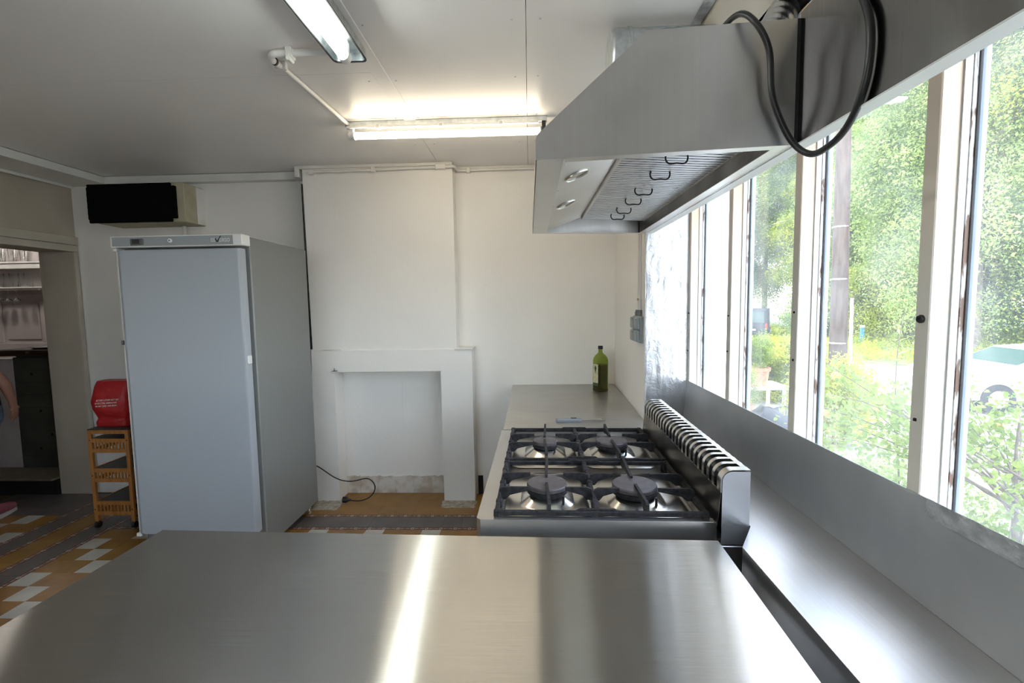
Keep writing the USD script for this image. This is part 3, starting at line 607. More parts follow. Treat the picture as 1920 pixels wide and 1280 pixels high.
# ------------------------------------------------------------------ extractor hood
hd = thing('extractor_hood', 'stainless steel extractor hood with baffle filters above the cooker', 'extractor hood', (0.30, 1.75, 1.80))
HB = 1.800
ny = lambda x: 1.163 - (x - 0.021) / 0.567 * 0.063
fy = lambda x: 2.372 + (x - 0.021) * 0.15
prof = [(0.021, HB), (0.021, 1.842)] + [(0.021 + 0.018 * (1 - math.cos(a)), 1.842 + 0.024 * math.sin(a)) for a in np.linspace(0.3, 1.1, 5)] + [(0.275, 2.070), (0.590, 2.064)]
def plate(poly, yf, d):
    m = prism(poly, d, 'xz', 0.0); m.vertices[:, 1] += np.array([yf(x) for x in m.vertices[:, 0]]); return m
closed = prof + [(0.590, HB)]
obj('end_panel', plate(closed, ny, 0.0016), 'steel_hood', hd)
obj('end_panel', plate(closed, lambda x: fy(x) - 0.0016, 0.0016), 'steel_hood', hd)
obj('canopy', slabmesh([[(x, ny(x) * (1 - t) + fy(x) * t, z) for t in np.linspace(0, 1, 5)] for x, z in prof], 0.0014), 'steel_hood', hd, smooth=25)
obj('rim', [hull([(x, y, z) for x, y in ((0.0215, ny(.02)), (0.086, ny(.09) + .001), (0.090, fy(.09) - .002), (0.0215, fy(.02) - .002)) for z in (HB - 0.0008, HB + 0.0008)]),
            hull([(x, y, z) for x in (0.556, 0.5905) for y in (ny(x) + .001, fy(x) - .002) for z in (HB - 0.0008, HB + 0.0008)]),
            hull([(x, ny(x) + d, z) for x in (0.0905, 0.5555) for d in (0.0, 0.030) for z in (HB - 0.0008, HB + 0.0008)]),
            hull([(x, fy(x) - d, z) for x in (0.0905, 0.5555) for d in (0.002, 0.030) for z in (HB - 0.0008, HB + 0.0008)])], 'steel_lining', hd)
obj('lamp_panel', hull([(x, y, z) for x, z in ((0.086, HB + 0.001), (0.255, 1.868)) for y in (ny(x) + 0.003, fy(x) - 0.06) for z in (z, z + 0.0015)]), 'steel_lining', hd)
obj('rivets', [cyl((0.093, y, HB - 0.0005 + 0.0028), (0.093, y, HB + 0.004), 0.004, 8) for y in (1.22, 1.50, 1.74, 1.98, 2.2)], 'white_plastic', hd)
for y in (1.39, 1.79):
    ax = np.array([math.sin(math.radians(21.8)), 0, -math.cos(math.radians(21.8))]); c = np.array([0.140, y, HB + 0.001 + (0.140 - 0.086) * 0.397])
    lp = obj('lamp', [tube([c + ax * 0.002 + 0.036 * (math.cos(a) * np.array([ax[2], 0, -ax[0]]) + math.sin(a) * np.array([0, 1, 0])) for a in np.linspace(0, 2 * np.pi, 32, endpoint=False)], 0.004, 8, closed=True)], 'steel_bright', hd)
    obj('lens', cyl(c - ax * 0.001, c + ax * 0.0015, 0.033, 28), 'steel_bright', lp)
fz = lambda x: 1.868 - (x - 0.255) * 0.062
obj('back_plate', hull([(x, y, fz(x) + d) for x in (0.255, 0.560) for y in (ny(x) + 0.003, fy(x) - 0.05) for d in (0.020, 0.022)]), 'dark_gap', hd)
NF, F0, F1 = 6, 1.142, 2.345
for k in range(NF):
    a, b = F0 + (F1 - F0) * k / NF, F0 + (F1 - F0) * (k + 1) / NF
    f = obj('filter', [bx(0.257, 0.266, a + .001, b - .001, 1.858, 1.884), bx(0.552, 0.560, a + .001, b - .001, 1.842, 1.884), bx(0.257, 0.560, a + .001, a + .006, 1.872, 1.884)], 'steel_lining', hd)
    ns = 9; sp = (b - a) / ns
    for s in range(ns):
        y = a + (s + 0.5) * sp
        pr = [(y - sp * 0.30, -0.0040), (y - sp * 0.26, -0.0055), (y + sp * 0.26, -0.0055), (y + sp * 0.30, -0.0040), (y + sp * 0.26, -0.0045), (y - sp * 0.26, -0.0045)]
        m = prism(pr, 0.288, 'yz', 0.265); m.vertices[:, 2] += np.array([fz(x) for x in m.vertices[:, 0]])
        obj('slat', m, 'steel_slat', f)
    yc = (1.335, 1.50, 1.71, 1.875, 2.055, 2.20)[k]
    hz = fz(0.405) - 0.004
    obj('handle', tube(smooth_path([(0.378, yc, hz), (0.377, yc, hz - 0.016), (0.382, yc, hz - 0.022), (0.406, yc, hz - 0.023), (0.430, yc, hz - 0.022), (0.434, yc, hz - 0.016), (0.433, yc, hz)], 24), 0.0024, 8), 'black', f)
obj('gutter', [bx(0.560, 0.588, 1.12, 2.44, HB + 0.002, 1.862, 0.002)], 'steel_dark', hd)
obj('film_scrap', slabmesh([[(0.30 + 0.05 * i / 5 + 0.004 * rnd.random(), 1.133 + 0.02 * j, 2.071 + 0.006 * rnd.random()) for j in range(4)] for i in range(6)], 0.0005), 'white_film', hd, label='scrap of protective film on the top edge')

obj('back_panel', [bx(0.5902, 0.5918, 1.104, 2.445, HB, 2.064)], 'steel_dark', hd)
obj('joint_seal', bx(0.588, 0.5984, 1.1008, 1.1035, HB, 2.066), 'black', hd)
fa = thing('steel_fascia', 'long flat stainless fascia panel hanging in front of the window heads', 'panel', (0.60, 0.0, HB))
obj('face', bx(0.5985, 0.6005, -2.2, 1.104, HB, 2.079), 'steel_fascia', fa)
obj('bottom_lip', bx(0.5905, 0.624, -2.2, 2.408, HB - 0.0045, HB - 0.0015), 'white_plastic', fa, label='pale lower lip of the fascia')
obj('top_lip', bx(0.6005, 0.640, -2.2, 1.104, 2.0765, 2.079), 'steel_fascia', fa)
obj('hanger', [bx(0.66, 0.69, y, y + 0.02, 2.075, 2.43) for y in (-1.6, -0.4)] + [bx(0.60, 0.69, y, y + 0.02, 2.074, 2.0765) for y in (-1.6, -0.4)], 'galv', fa)

cb = thing('power_cable', 'thick black power cable looped over the hood and the fascia', 'cable', (0.60, 1.05, 1.76))
pts = [(0.35, 1.60, 2.082), (0.425, 1.35, 2.080), (0.452, 1.18, 2.083), (0.472, 1.098, 2.078), (0.490, 1.075, 2.045), (0.518, 1.072, 1.985), (0.524, 1.073, 1.915), (0.545, 1.070, 1.840), (0.574, 1.062, 1.785),
       (0.588, 1.03, 1.758), (0.590, 0.985, 1.755), (0.589, 0.930, 1.768), (0.589, 0.886, 1.812), (0.589, 0.868, 1.880), (0.589, 0.876, 1.945), (0.589, 0.905, 2.005), (0.594, 0.925, 2.070), (0.63, 0.930, 2.088), (0.70, 0.95, 2.088)]
obj('sheath', tube(smooth_path(pts, 150), 0.0066, 12), 'rubber', cb)

du = thing('extract_duct', 'round galvanised duct rising from the hood top and bending to the window head', 'duct', (0.40, 1.85, 2.066))
obj('collar', lathe([(0.080, 2.0715), (0.094, 2.0715), (0.090, 2.26), (0.080, 2.26)], (0.460, 1.80, 0), 40), 'galv', du)
obj('pipe', lathe([(0, 0.0), (0.094, 0.0), (0.100, 0.006), (0.100, 0.058), (0.103, 0.060), (0.103, 0.068), (0.0985, 0.070), (0.0985, 0.36), (0, 0.36)], n=44).apply_transform(trimesh.transformations.rotation_matrix(math.pi / 2, [0, 1, 0])).apply_translation((0.298, 1.80, 2.330)), 'galv', du)
fd = thing('foil_duct', 'short flexible foil duct bending into the dark ceiling opening', 'duct', (0.62, 1.5, 2.066))
path = smooth_path([(0.560, 1.40, 2.073), (0.585, 1.41, 2.12), (0.650, 1.44, 2.165), (0.715, 1.48, 2.23), (0.775, 1.52, 2.32)], 70)
obj('hose', tube(path, 0.042 + 0.0025 * np.sin(np.arange(70) * 1.1), 24), 'foil', fd)
struct('opening_lining', [bx(0.745, 0.87, 0.9, 1.66, 2.46, 2.47), bx(0.829, 0.834, 0.9, 1.66, 2.27, 2.47), bx(0.745, 0.83, 0.895, 0.9, 2.30, 2.47), bx(0.745, 0.83, 1.66, 1.665, 2.30, 2.47)], 'dark_gap', soff)

# ------------------------------------------------------------------ fridge
fx0, fx1, fy0, fy1 = -2.275, -1.545, 2.520, 3.255
fr = thing('upright_fridge', 'tall white upright refrigerator with grey control strip on top', 'refrigerator', (-1.91, 2.9, 0))
obj('cabinet', bx(fx0 + 0.005, fx1, fy0 + 0.075, fy1, 0.055, 1.846, 0.006), 'fridge_side', fr)
d = obj('door', prism([(fx0 + 0.016, fy0 + 0.058), (fx0 + 0.016, fy0 + 0.030), (fx0 + 0.026, fy0 + 0.010), (fx0 + 0.046, fy0), (fx1 - 0.032, fy0), (fx1 - 0.021, fy0 + 0.005), (fx1 - 0.018, fy0 + 0.014), (fx1 - 0.018, fy0 + 0.058)], 1.603, 'xy', 0.175), 'white_enamel', fr, smooth=25)
obj('edge_strip', bx(fx0 + 0.006, fx0 + 0.0155, fy0 + 0.022, fy0 + 0.060, 0.175, 1.778, 0.002), 'trim', d, label='cream strip along the hinge edge of the door')
obj('hinge_cap', [bx(fx0 + 0.002, fx0 + 0.022, fy0 + 0.006, fy0 + 0.05, 1.775, 1.789, 0.003), bx(fx0 + 0.002, fx0 + 0.03, fy0 + 0.006, fy0 + 0.05, 0.155, 0.176, 0.003)], 'white_plastic', d)
obj('grip', bx(fx1 - 0.020, fx1 - 0.010, fy0 + 0.015, fy0 + 0.05, 1.145, 1.19, 0.003), 'white_plastic', d)
obj('side_catch', bx(fx0 + 0.004, fx0 + 0.013, fy0 + 0.01, fy0 + 0.04, 1.26, 1.285, 0.002), 'gasket', d)
obj('door_gasket', bx(fx0 + 0.03, fx1 - 0.03, fy0 + 0.058, fy0 + 0.075, 0.19, 1.765), 'gasket', fr)
cp = obj('control_head', bx(fx0, fx1 + 0.004, fy0 - 0.004, fy0 + 0.073, 1.792, 1.853, 0.004), 'white_plastic', fr)
obj('fascia_strip', bx(fx0 + 0.012, fx1 - 0.045, fy0 - 0.0052, fy0, 1.798, 1.847), 'panel_grey', cp)
obj('display', bx(fx0 + 0.115, fx0 + 0.190, fy0 - 0.010, fy0, 1.803, 1.838, 0.004), 'gasket', cp)
obj('display_window', bx(fx0 + 0.128, fx0 + 0.170, fy0 - 0.0112, fy0 - 0.006, 1.810, 1.834, 0.001), 'black', cp)
obj('lock', [cyl((fx0 + 0.340, fy0 - 0.012, 1.824), (fx0 + 0.340, fy0, 1.824), 0.011, 20), cyl((fx0 + 0.340, fy0 - 0.014, 1.824), (fx0 + 0.340, fy0, 1.824), 0.006, 16)], 'white_plastic', cp)
obj('keyhole', cyl((fx0 + 0.340, fy0 - 0.0152, 1.824), (fx0 + 0.340, fy0 - 0.013, 1.824), 0.0035, 12), 'black', cp)
def upright_text(s, h, at, depth=0.0006, bold=False, slant=0.0, rz=0.0):
    m = meshkit.text_mesh(s, h, depth, bold); v = m.vertices
    m.vertices = np.c_[v[:, 0] + slant * v[:, 1], -v[:, 2], v[:, 1]]; m.fix_normals()
    return move(turn(m, rz), *at)
lx = fx0 + 0.566
def lettering(txt, x, w):
    m = upright_text(txt, 0.019, (0, 0, 0)); m.vertices[:, 0] *= w / np.ptp(m.vertices[:, 0]); m.vertices[:, 0] -= m.vertices[:, 0].min()
    return move(m, x, fy0 - 0.0053, 1.813)
obj('brand_lettering', lettering('DI', lx, 0.022), 'white_plastic', cp)
obj('brand_lettering', lettering('ERSO', lx + 0.046, 0.056), 'white_plastic', cp)
obj('brand_tick', [hull([(lx + a, fy0 - 0.006, 1.8 + b) for a, b in q] + [(lx + a, fy0 - 0.0053, 1.8 + b) for a, b in q]) for q in (((.020, .030), (.025, .032), (.035, .013), (.031, .010)), ((.031, .013), (.035, .010), (.056, .044), (.051, .044)))], 'black', cp)
obj('top_film', slabmesh([[(fx1 - 0.20 + 0.04 * i, fy0 + 0.03 + 0.05 * j, 1.8535 + 0.012 * rnd.random() * (j % 2)) for j in range(3)] for i in range(3)], 0.0005), 'white_film', fr)
for x in (fx0 + 0.05, fx1 - 0.05):
    for y in (fy0 + 0.12, fy1 - 0.05): obj('foot', [cyl((x, y, 0), (x, y, 0.060), 0.016, 14), cyl((x, y, 0), (x, y, 0.015), 0.026, 16)], 'steel', fr)

# black-fronted box high in the alcove
vb = thing('ventilation_box', 'black-fronted ventilation box fixed under the ceiling beam above the refrigerator', 'ventilation box', (-2.80, 3.56, 2.06))
obj('box', [bx(-3.105, -2.450, 3.345, 3.56, 2.075, 2.350, 0.004)], 'cream_board', vb)
obj('cover', [bx(-3.150, -2.500, 3.322, 3.344, 2.100, 2.325, 0.003), bx(-3.140, -2.53, 3.318, 3.336, 2.075, 2.345, 0.003)], 'black_matt', vb)
obj('edge_tape', [bx(-2.4505, -2.4485, 3.47, 3.56, 2.08, 2.345)], 'trim', vb)
obj('down_pipe', tube([(-2.60, 3.53, 2.075), (-2.60, 3.53, 1.70)], 0.013, 12), 'pvc', vb)
tag(stage.GetPrimAtPath(obj('edge_strip', [hull([(x, y, z) for x, z in ((-1.6080, 1.144), (-1.5920, 1.144), (-1.6120, 2.325), (-1.6040, 2.325)) for y in (3.374, 3.384)])], 'black')), 'thin black strip running down the edge of the chimney breast', 'cable cover')  # plain near-black strip set on the breast edge

# ------------------------------------------------------------------ ceiling lamps and conduit
l1 = thing('ceiling_light', 'fluorescent ceiling light in a grey tray pointing along the room', 'ceiling light', (-0.66, 1.2, CZ))
ly0, ly1, lx0, lx1 = 0.40, 1.835, -0.722, -0.598
obj('housing', [bx(lx0 + 0.03, lx1 - 0.03, ly0 + 0.04, ly1 - 0.04, 2.405, CZ, 0.004)], 'galv', l1)
def rounded(x0, x1, y0, y1, r): return sbox(x0 + r, y0 + r, x1 - r, y1 - r).buffer(r, 6)
obj('tray', [prism(rounded(lx0, lx1, ly0, ly1, 0.02), 0.004, 'xy', 2.402), prism(rounded(lx0, lx1, ly0, ly1, 0.02).difference(rounded(lx0 + .004, lx1 - .004, ly0 + .004, ly1 - .004, .017)), 0.028, 'xy', 2.376)], 'galv', l1)
obj('rim_seal', prism(rounded(lx0 - .002, lx1 + .002, ly0 - .002, ly1 + .002, 0.021).difference(rounded(lx0 + .003, lx1 - .003, ly0 + .003, ly1 - .003, .017)), 0.004, 'xy', 2.372), 'black', l1)
obj('tube', cyl((-0.655, 0.52, 2.352), (-0.652, 1.735, 2.352), 0.019, 20), 'tube_cool', l1)
for y, s in ((0.505, -1), (1.75, 1)): obj('lamp_holder', [cyl((-0.6535, y - 0.016, 2.352), (-0.6535, y + 0.016, 2.352), 0.021, 16), bx(-0.668, -0.638, y - 0.012, y + 0.012, 2.352, 2.404, 0.002)], 'white_plastic', l1)
l2 = thing('ceiling_light', 'bare fluorescent tube on a batten across the room near the chimney breast', 'ceiling light', (-0.42, 2.61, CZ))
obj('batten', bx(-0.985, 0.105, 2.600, 2.622, 2.420, CZ, 0.003), 'galv', l2)
obj('tube', cyl((-0.932, 2.600, 2.372), (0.068, 2.606, 2.372), 0.019, 20), 'tube_warm', l2)
for x in (-0.948, 0.088): obj('lamp_holder', [cyl((x - 0.015, 2.603, 2.372), (x + 0.015, 2.603, 2.372), 0.021, 16), bx(x - 0.010, x + 0.010, 2.592, 2.618, 2.374, 2.422, 0.002)], 'white_plastic' if x < 0 else 'black', l2)
obj('feed_pipe', tube([(-0.97, 2.588, 2.414), (0.06, 2.592, 2.414)], 0.007, 10), 'pvc', l2)
for x in (-0.80, -0.46, -0.14): obj('clip', bx(x - 0.012, x + 0.012, 2.578, 2.602, 2.402, 2.424, 0.003), 'pvc', l2)

cp1 = thing('conduit_pipe', 'white conduit pipe running on the ceiling between the two lights', 'pipe', (-0.98, 1.9, 2.43))
obj('pipe', tube([(-0.72, 1.868, 2.432), (-0.962, 1.872, 2.432)], 0.0135, 14), 'pvc', cp1)
obj('pipe', tube([(-0.998, 1.955, 2.434), (-0.966, 2.632, 2.434)], 0.0105, 14), 'pvc', cp1)
obj('bend', tube(smooth_path([(-0.955, 1.872, 2.432), (-0.985, 1.876, 2.430), (-0.998, 1.895, 2.429), (-1.000, 1.935, 2.430), (-0.998, 1.965, 2.433)], 24), 0.0125, 14), 'pvc', cp1)
obj('collar', tube([(-0.9985, 1.918, 2.4295), (-0.9985, 1.926, 2.4295)], 0.0150, 14), 'black', cp1)
obj('clip', [bx(-0.922, -0.898, 1.850, 1.892, 2.412, CZ, 0.003), cyl((-0.91, 1.85, 2.407), (-0.91, 1.885, 2.407), 0.009, 10)], 'pvc', cp1)
obj('clip', [bx(-1.022, -0.974, 1.958, 1.978, 2.420, CZ, 0.003)], 'pvc', cp1)
obj('clip', [bx(-0.982, -0.950, 2.618, 2.640, 2.416, CZ, 0.003)], 'pvc', cp1)
cp2 = thing('conduit_pipe', 'white conduit pipe clipped along the top of the chimney breast', 'pipe', (-0.8, 3.36, 2.41))
obj('pipe', tube([(-1.560, 3.362, 2.400), (-0.555, 3.362, 2.414)], 0.0095, 12), 'pvc', cp2)
obj('bend', tube(smooth_path([(-0.56, 3.362, 2.414), (-0.52, 3.365, 2.415), (-0.512, 3.40, 2.416), (-0.512, 3.46, 2.418), (-0.495, 3.487, 2.420)], 24), 0.0105, 12), 'pvc', cp2)
for x in (-1.535, -1.085): obj('clip', bx(x - 0.016, x + 0.016, 3.350, 3.386, 2.385 + (x + 1.56) * .014, 2.418 + (x + 1.56) * .014, 0.003), 'pvc', cp2)
obj('clip', bx(-0.645, -0.575, 3.350, 3.386, 2.398, 2.432, 0.003), 'pvc', cp2)
cp3 = thing('conduit_pipe', 'white conduit pipe along the top of the back wall right of the chimney breast', 'pipe', (0, 3.49, 2.42))
obj('pipe', tube([(-0.500, 3.488, 2.420), (0.40, 3.488, 2.426)], 0.0095, 12), 'pvc', cp3)
obj('clip', bx(-0.445, -0.415, 3.477, 3.511, 2.404, 2.440, 0.003), 'pvc', cp3)

# ------------------------------------------------------------------ things on and around the counters
bo = thing('oil_bottle', 'square green glass olive oil bottle with black cap on the far steel counter', 'bottle', (0.481, 3.228, HZ))
def rsq(h, r, z, n=48, e=0.42):
    out = []
    for a in np.linspace(0, 2 * np.pi, n, endpoint=False):
        c, s = np.cos(a), np.sin(a); k = (abs(c) ** (2 / e) + abs(s) ** (2 / e)) ** (-e / 2); out.append((h * k * c, h * k * s, z))
    return out
def loft(rings, cap=True):
    R = np.array(rings); n, m = R.shape[:2]; v = R.reshape(-1, 3); f = []
    for i in range(n - 1):
        for j in range(m):
            k = (j + 1) % m; f += [[i * m + j, i * m + k, (i + 1) * m + k], [i * m + j, (i + 1) * m + k, (i + 1) * m + j]]
    if cap:
        v = np.vstack([v, R[0].mean(0), R[-1].mean(0)])
        for j in range(m):
            k = (j + 1) % m; f += [[n * m, k, j], [n * m + 1, (n - 1) * m + j, (n - 1) * m + k]]
    return trimesh.Trimesh(v, np.array(f), process=False)
bh = [(0.036, 0.0, .5), (0.0415, 0.004, .42), (0.043, 0.012, .42), (0.043, 0.10, .42), (0.043, 0.205, .42), (0.0415, 0.222, .45), (0.037, 0.238, .55), (0.028, 0.252, .7), (0.0185, 0.262, .9), (0.0150, 0.272, 1), (0.0138, 0.285, 1), (0.0136, 0.302, 1)]
outer = loft([rsq(h, 0, z, e=e) for h, z, e in bh])
inner = loft([rsq(h - 0.0028, 0, z + (0.005 if i < 3 else 0), e=e) for i, (h, z, e) in enumerate(bh[:-1])])
inn = inner.copy(); inn.faces = inn.faces[:, ::-1]
place = lambda m: move(turn(m, 33), 0.481, 3.228, HZ + 0.0005)
obj('glass', place(cat_([outer, inn])), 'bottle_glass', bo, smooth=50)
obj('oil', place(loft([rsq(h - 0.0034, 0, z + (0.0055 if i < 3 else 0), e=e) for i, (h, z, e) in enumerate(bh[:4] + [(0.043, 0.186, .42)])])), 'oil', bo, smooth=50)
obj('cap', place(lathe([(0, 0.290), (0.0158, 0.290), (0.0162, 0.293), (0.0162, 0.311), (0.0150, 0.313), (0, 0.313)])), 'bottle_cap', bo)
lab = obj('paper_label', place(slabmesh([[(-0.0436 - 0.0004 * (abs(j) < .5), 0.025 * j, z) for j in np.linspace(-1, 1, 5)] for z in np.linspace(0.060, 0.190, 6)], -0.0004)), 'label_paper', bo)
obj('label_band', place(bx(-0.0446, -0.0440, -0.025, 0.025, 0.042, 0.062)), 'label_green', bo)
obj('label_emblem', place(hull([(-0.0444 - d, y, z) for d in (0, .0004) for y, z in ((-.012, .165), (.012, .165), (0, .182), (0, .125))])), 'label_green', bo)

gl = thing('gas_lighter', 'grey gas lighter with a double metal rod lying beside the burners', 'lighter', (0.25, 2.40, HZ))
obj('handle', bx(0.130, 0.262, 2.385, 2.409, HZ, HZ + 0.017, 0.004), 'grey_plastic_light', gl)
obj('trigger', bx(0.205, 0.235, 2.392, 2.402, HZ + 0.017, HZ + 0.021, 0.002), 'black', gl)
for y in (2.391, 2.403): obj('rod', cyl((0.262, y, HZ + 0.010), (0.378, y, HZ + 0.010), 0.0035, 12), 'steel_bright', gl)
obj('tip', bx(0.360, 0.382, 2.387, 2.407, HZ + 0.006, HZ + 0.014, 0.002), 'steel_bright', gl)

sw = thing('switch_box', 'grey four-gang switch box on the wall beside the foil panel', 'switch', (0.60, 2.54, 1.24))
obj('housing', bx(0.568, 0.600, 2.450, 2.630, 1.240, 1.380, 0.006), 'grey_plastic', sw)
for y in (2.458, 2.546):
    for z in (1.246, 1.314):
        c = obj('rocker_cover', bx(0.552, 0.570, y, y + 0.076, z, z + 0.060, 0.006), 'grey_plastic', sw)
        obj('screw', cyl((0.550, y + 0.012, z + 0.050), (0.553, y + 0.012, z + 0.050), 0.004, 10), 'grey_plastic_light', c)
for y in (2.50, 2.545, 2.585): obj('gland', [cyl((0.584, y, 1.380), (0.584, y, 1.402), 0.013, 14), cyl((0.584, y, 1.402), (0.584, y, 1.412), 0.010, 12)], 'grey_plastic_light', sw)
wp = thing('conduit_pipe', 'pair of thin pipes rising from the grey switch box to the hood', 'pipe', (0.59, 2.55, 1.42))
for y in (2.515, 2.560): obj('pipe', tube([(0.584, y, 1.412), (0.584, y, 1.86)], 0.0055, 10), 'pvc', wp)
obj('clip', [bx(0.574, 0.597, 2.500, 2.575, 1.462, 1.474, 0.002)], 'pvc', wp)
obj('nut', cyl((0.570, 2.522, 1.468), (0.575, 2.522, 1.468), 0.006, 6), 'brass', wp)

hb = thing('wall_bracket', 'small rusty bracket stub over the corner of the fireplace opening', 'bracket', (-1.43, 3.375, 0.98))
obj('plate', bx(-1.455, -1.405, 3.360, 3.374, 0.972, 0.979, 0.001), 'trim', hb)
obj('stub', [cyl((-1.432, 3.374, 0.985), (-1.425, 3.352, 1.004), 0.005, 8), cyl((-1.445, 3.368, 0.981), (-1.405, 3.360, 0.986), 0.004, 8)], 'galv', hb)
cd = thing('mains_lead', 'thin black mains lead with a plug lying on the hearth tiles', 'cable', (-1.30, 3.40, 0))
obj('cord', tube(smooth_path([(-1.585, 3.335, 0.285), (-1.53, 3.335, 0.25), (-1.44, 3.335, 0.190), (-1.37, 3.345, 0.165), (-1.29, 3.36, 0.166), (-1.215, 3.365, 0.175), (-1.175, 3.365, 0.145), (-1.165, 3.36, 0.095), (-1.20, 3.345, 0.045), (-1.27, 3.335, 0.020), (-1.345, 3.330, 0.028)], 80), 0.0042, 10), 'rubber', cd)
obj('plug', [cyl((-1.395, 3.325, 0.032), (-1.365, 3.328, 0.030), 0.022, 20), cyl((-1.365, 3.328, 0.030), (-1.335, 3.330, 0.028), 0.014, 16, 0.006)], 'black', cd)

# ------------------------------------------------------------------ trolley with the red bag
X0, X1, Y0, Y1, ZT = -2.925, -2.645, 2.94, 3.26, 0.668
rk = thing('storage_trolley', 'orange wooden three-tier trolley on castors beside the refrigerator', 'trolley', ((X0 + X1) / 2, (Y0 + Y1) / 2, 0))
PW = 0.026
for x in (X0, X1 - PW):
    for y in (Y0, Y1 - 0.018):
        p = obj('post', bx(x, x + PW, y, y + 0.018, 0.046, ZT, 0.002), 'rack_wood', rk)
        for z in (0.13, 0.36, 0.60): obj('bolt', cyl((x + PW / 2, y - 0.001, z), (x + PW / 2, y + 0.019, z), 0.004, 8), 'dark_gap', p)
        w = obj('castor', cyl((x + PW / 2 - 0.009, y + 0.012, 0.0215), (x + PW / 2 + 0.009, y + 0.012, 0.0215), 0.0215, 18), 'black', rk)
        obj('fork', bx(x + PW / 2 - 0.012, x + PW / 2 + 0.012, y, y + 0.02, 0.036, 0.047, 0.002), 'black', w)
def rails(z0, z1):
    obj('rail', bx(X0 + PW - 0.004, X1 - PW + 0.004, Y0 + 0.002, Y0 + 0.014, z0, z1, 0.0015), 'rack_wood', rk)
    obj('rail', bx(X0 + PW - 0.004, X1 - PW + 0.004, Y1 - 0.014, Y1 - 0.002, z0, z1, 0.0015), 'rack_wood', rk)
    for x in (X0 + 0.004, X1 - 0.016): obj('rail', bx(x, x + 0.012, Y0 + 0.018, Y1 - 0.018, z0, z1, 0.0015), 'rack_wood', rk)
rails(ZT - 0.026, ZT - 0.001)
for za, zb in ((0.515, 0.610), (0.315, 0.408), (0.088, 0.185)):
    rails(za, za + 0.026); rails(zb - 0.026, zb)
    for k in range(9):
        x = X0 + PW + 0.008 + (X1 - X0 - 2 * PW - 0.016) * (k + 0.5) / 9
        for y in (Y0 + 0.005, Y1 - 0.011): obj('slat', bx(x - 0.006, x + 0.006, y, y + 0.006, za + 0.024, zb - 0.024), 'rack_wood', rk, smooth=False)
    obj('shelf_board', bx(X0 + 0.02, X1 - 0.02, Y0 + 0.016, Y1 - 0.016, zb - 0.010, zb - 0.003), 'dark_tray', rk)
obj('top_board', bx(X0, X1, Y0 + 0.0, Y1, ZT - 0.001, ZT + 0.006, 0.002), 'dark_tray', rk)

bag = thing('paper_bag', 'crumpled red paper bag with white slogan standing on the wooden trolley', 'bag', (-2.81, 3.07, ZT + 0.006))
rings = []
BZ = ZT + 0.007
for z, hw, hd, cx in ((0.0, .105, .070, -2.785), (0.004, .112, .080, -2.785), (0.03, .110, .085, -2.785), (0.055, .105, .085, -2.780), (0.08, .118, .092, -2.778), (0.12, .128, .10, -2.777), (0.17, .130, .10, -2.778), (0.22, .125, .092, -2.777), (0.27, .124, .075, -2.775), (0.300, .123, .055, -2.770), (0.305, .120, .048, -2.770)):
    ring = []
    for a in np.linspace(0, 2 * np.pi, 96, endpoint=False):
        c, s = np.cos(a), np.sin(a); e = 0.45; k = (abs(c) ** (2 / e) + abs(s) ** (2 / e)) ** (-e / 2)
        q = np.array([hw * k * c, hd * k * s, z]); n = meshkit.fbm(q[None] * 11.0 + 5, 3, seed=3)[0] - 0.5
        fold = abs((meshkit.noise(q[None] * 17.0 + 9, seed=5)[0]) - 0.5)
        q = q * (1 + np.array([0.20, 0.24, 0]) * n - np.array([0.12, 0.12, 0]) * fold * (0.2 + (z < 0.1)))
        ring.append((cx - 0.028 + q[0] * 1.03, 3.075 + q[1], BZ + z))
    rings.append(ring)
R0 = np.array(rings); zs = np.linspace(0, len(rings) - 1, 40); R1 = np.array([R0[int(z)] * (1 - z % 1) + R0[min(int(z) + 1, len(rings) - 1)] * (z % 1) for z in zs])
bagmesh = loft(R1); obj('sack', bagmesh, 'red_bag', bag, smooth=50)
from scipy.spatial import cKDTree
front = R1.reshape(-1, 3); front = front[front[:, 1] < 3.04]; tree = cKDTree(front[:, [0, 2]])
for i, s in enumerate(('BETER LEVEN MET DE', 'BETER ETEN, SAMENLEVEN', 'WE MET DEEL VAN MAAT.')):
    m = upright_text(s, 0.0102, (0, 0, 0), 0.0004, True, 0.2); m.vertices[:, 0] *= 0.150 / np.ptp(m.vertices[:, 0])
    m = move(m, -2.885 + (0.010 if i == 0 else 0), 0, BZ + 0.178 - i * 0.019); m.vertices[:, 2] += (m.vertices[:, 0] + 2.86) * 0.05
    m = m.subdivide_to_size(0.006)
    d, idx = tree.query(m.vertices[:, [0, 2]], k=6); wgt = 1 / (d + 1e-4); yy = (front[idx, 1] * wgt).sum(1) / wgt.sum(1)
    m.vertices[:, 1] = yy - 0.0022 + m.vertices[:, 1]
    obj('slogan_line', m, 'bag_print', bag, smooth=False)
obj('handle', tube(smooth_path([(-2.728, 3.10, BZ + 0.29), (-2.718, 3.08, BZ + 0.325), (-2.688, 3.07, BZ + 0.318), (-2.673, 3.08, BZ + 0.29)], 30), 0.004, 8), 'black', bag)
wb = thing('plastic_bag', 'white crumpled plastic bag tucked behind the red bag', 'bag', (-2.64, 3.16, ZT + 0.006))
s = trimesh.creation.icosphere(4, 1.0); q = s.vertices; s.vertices = q * (np.array([0.048, 0.06, 0.13]) * (0.62 + 0.75 * meshkit.fbm(q * 2.6 + 4, 4, seed=8)[:, None])) + np.array([-2.628, 3.19, BZ + 0.128])
s.vertices[:, 2] = np.maximum(s.vertices[:, 2], BZ); obj('film', s, 'white_film', wb, smooth=50)

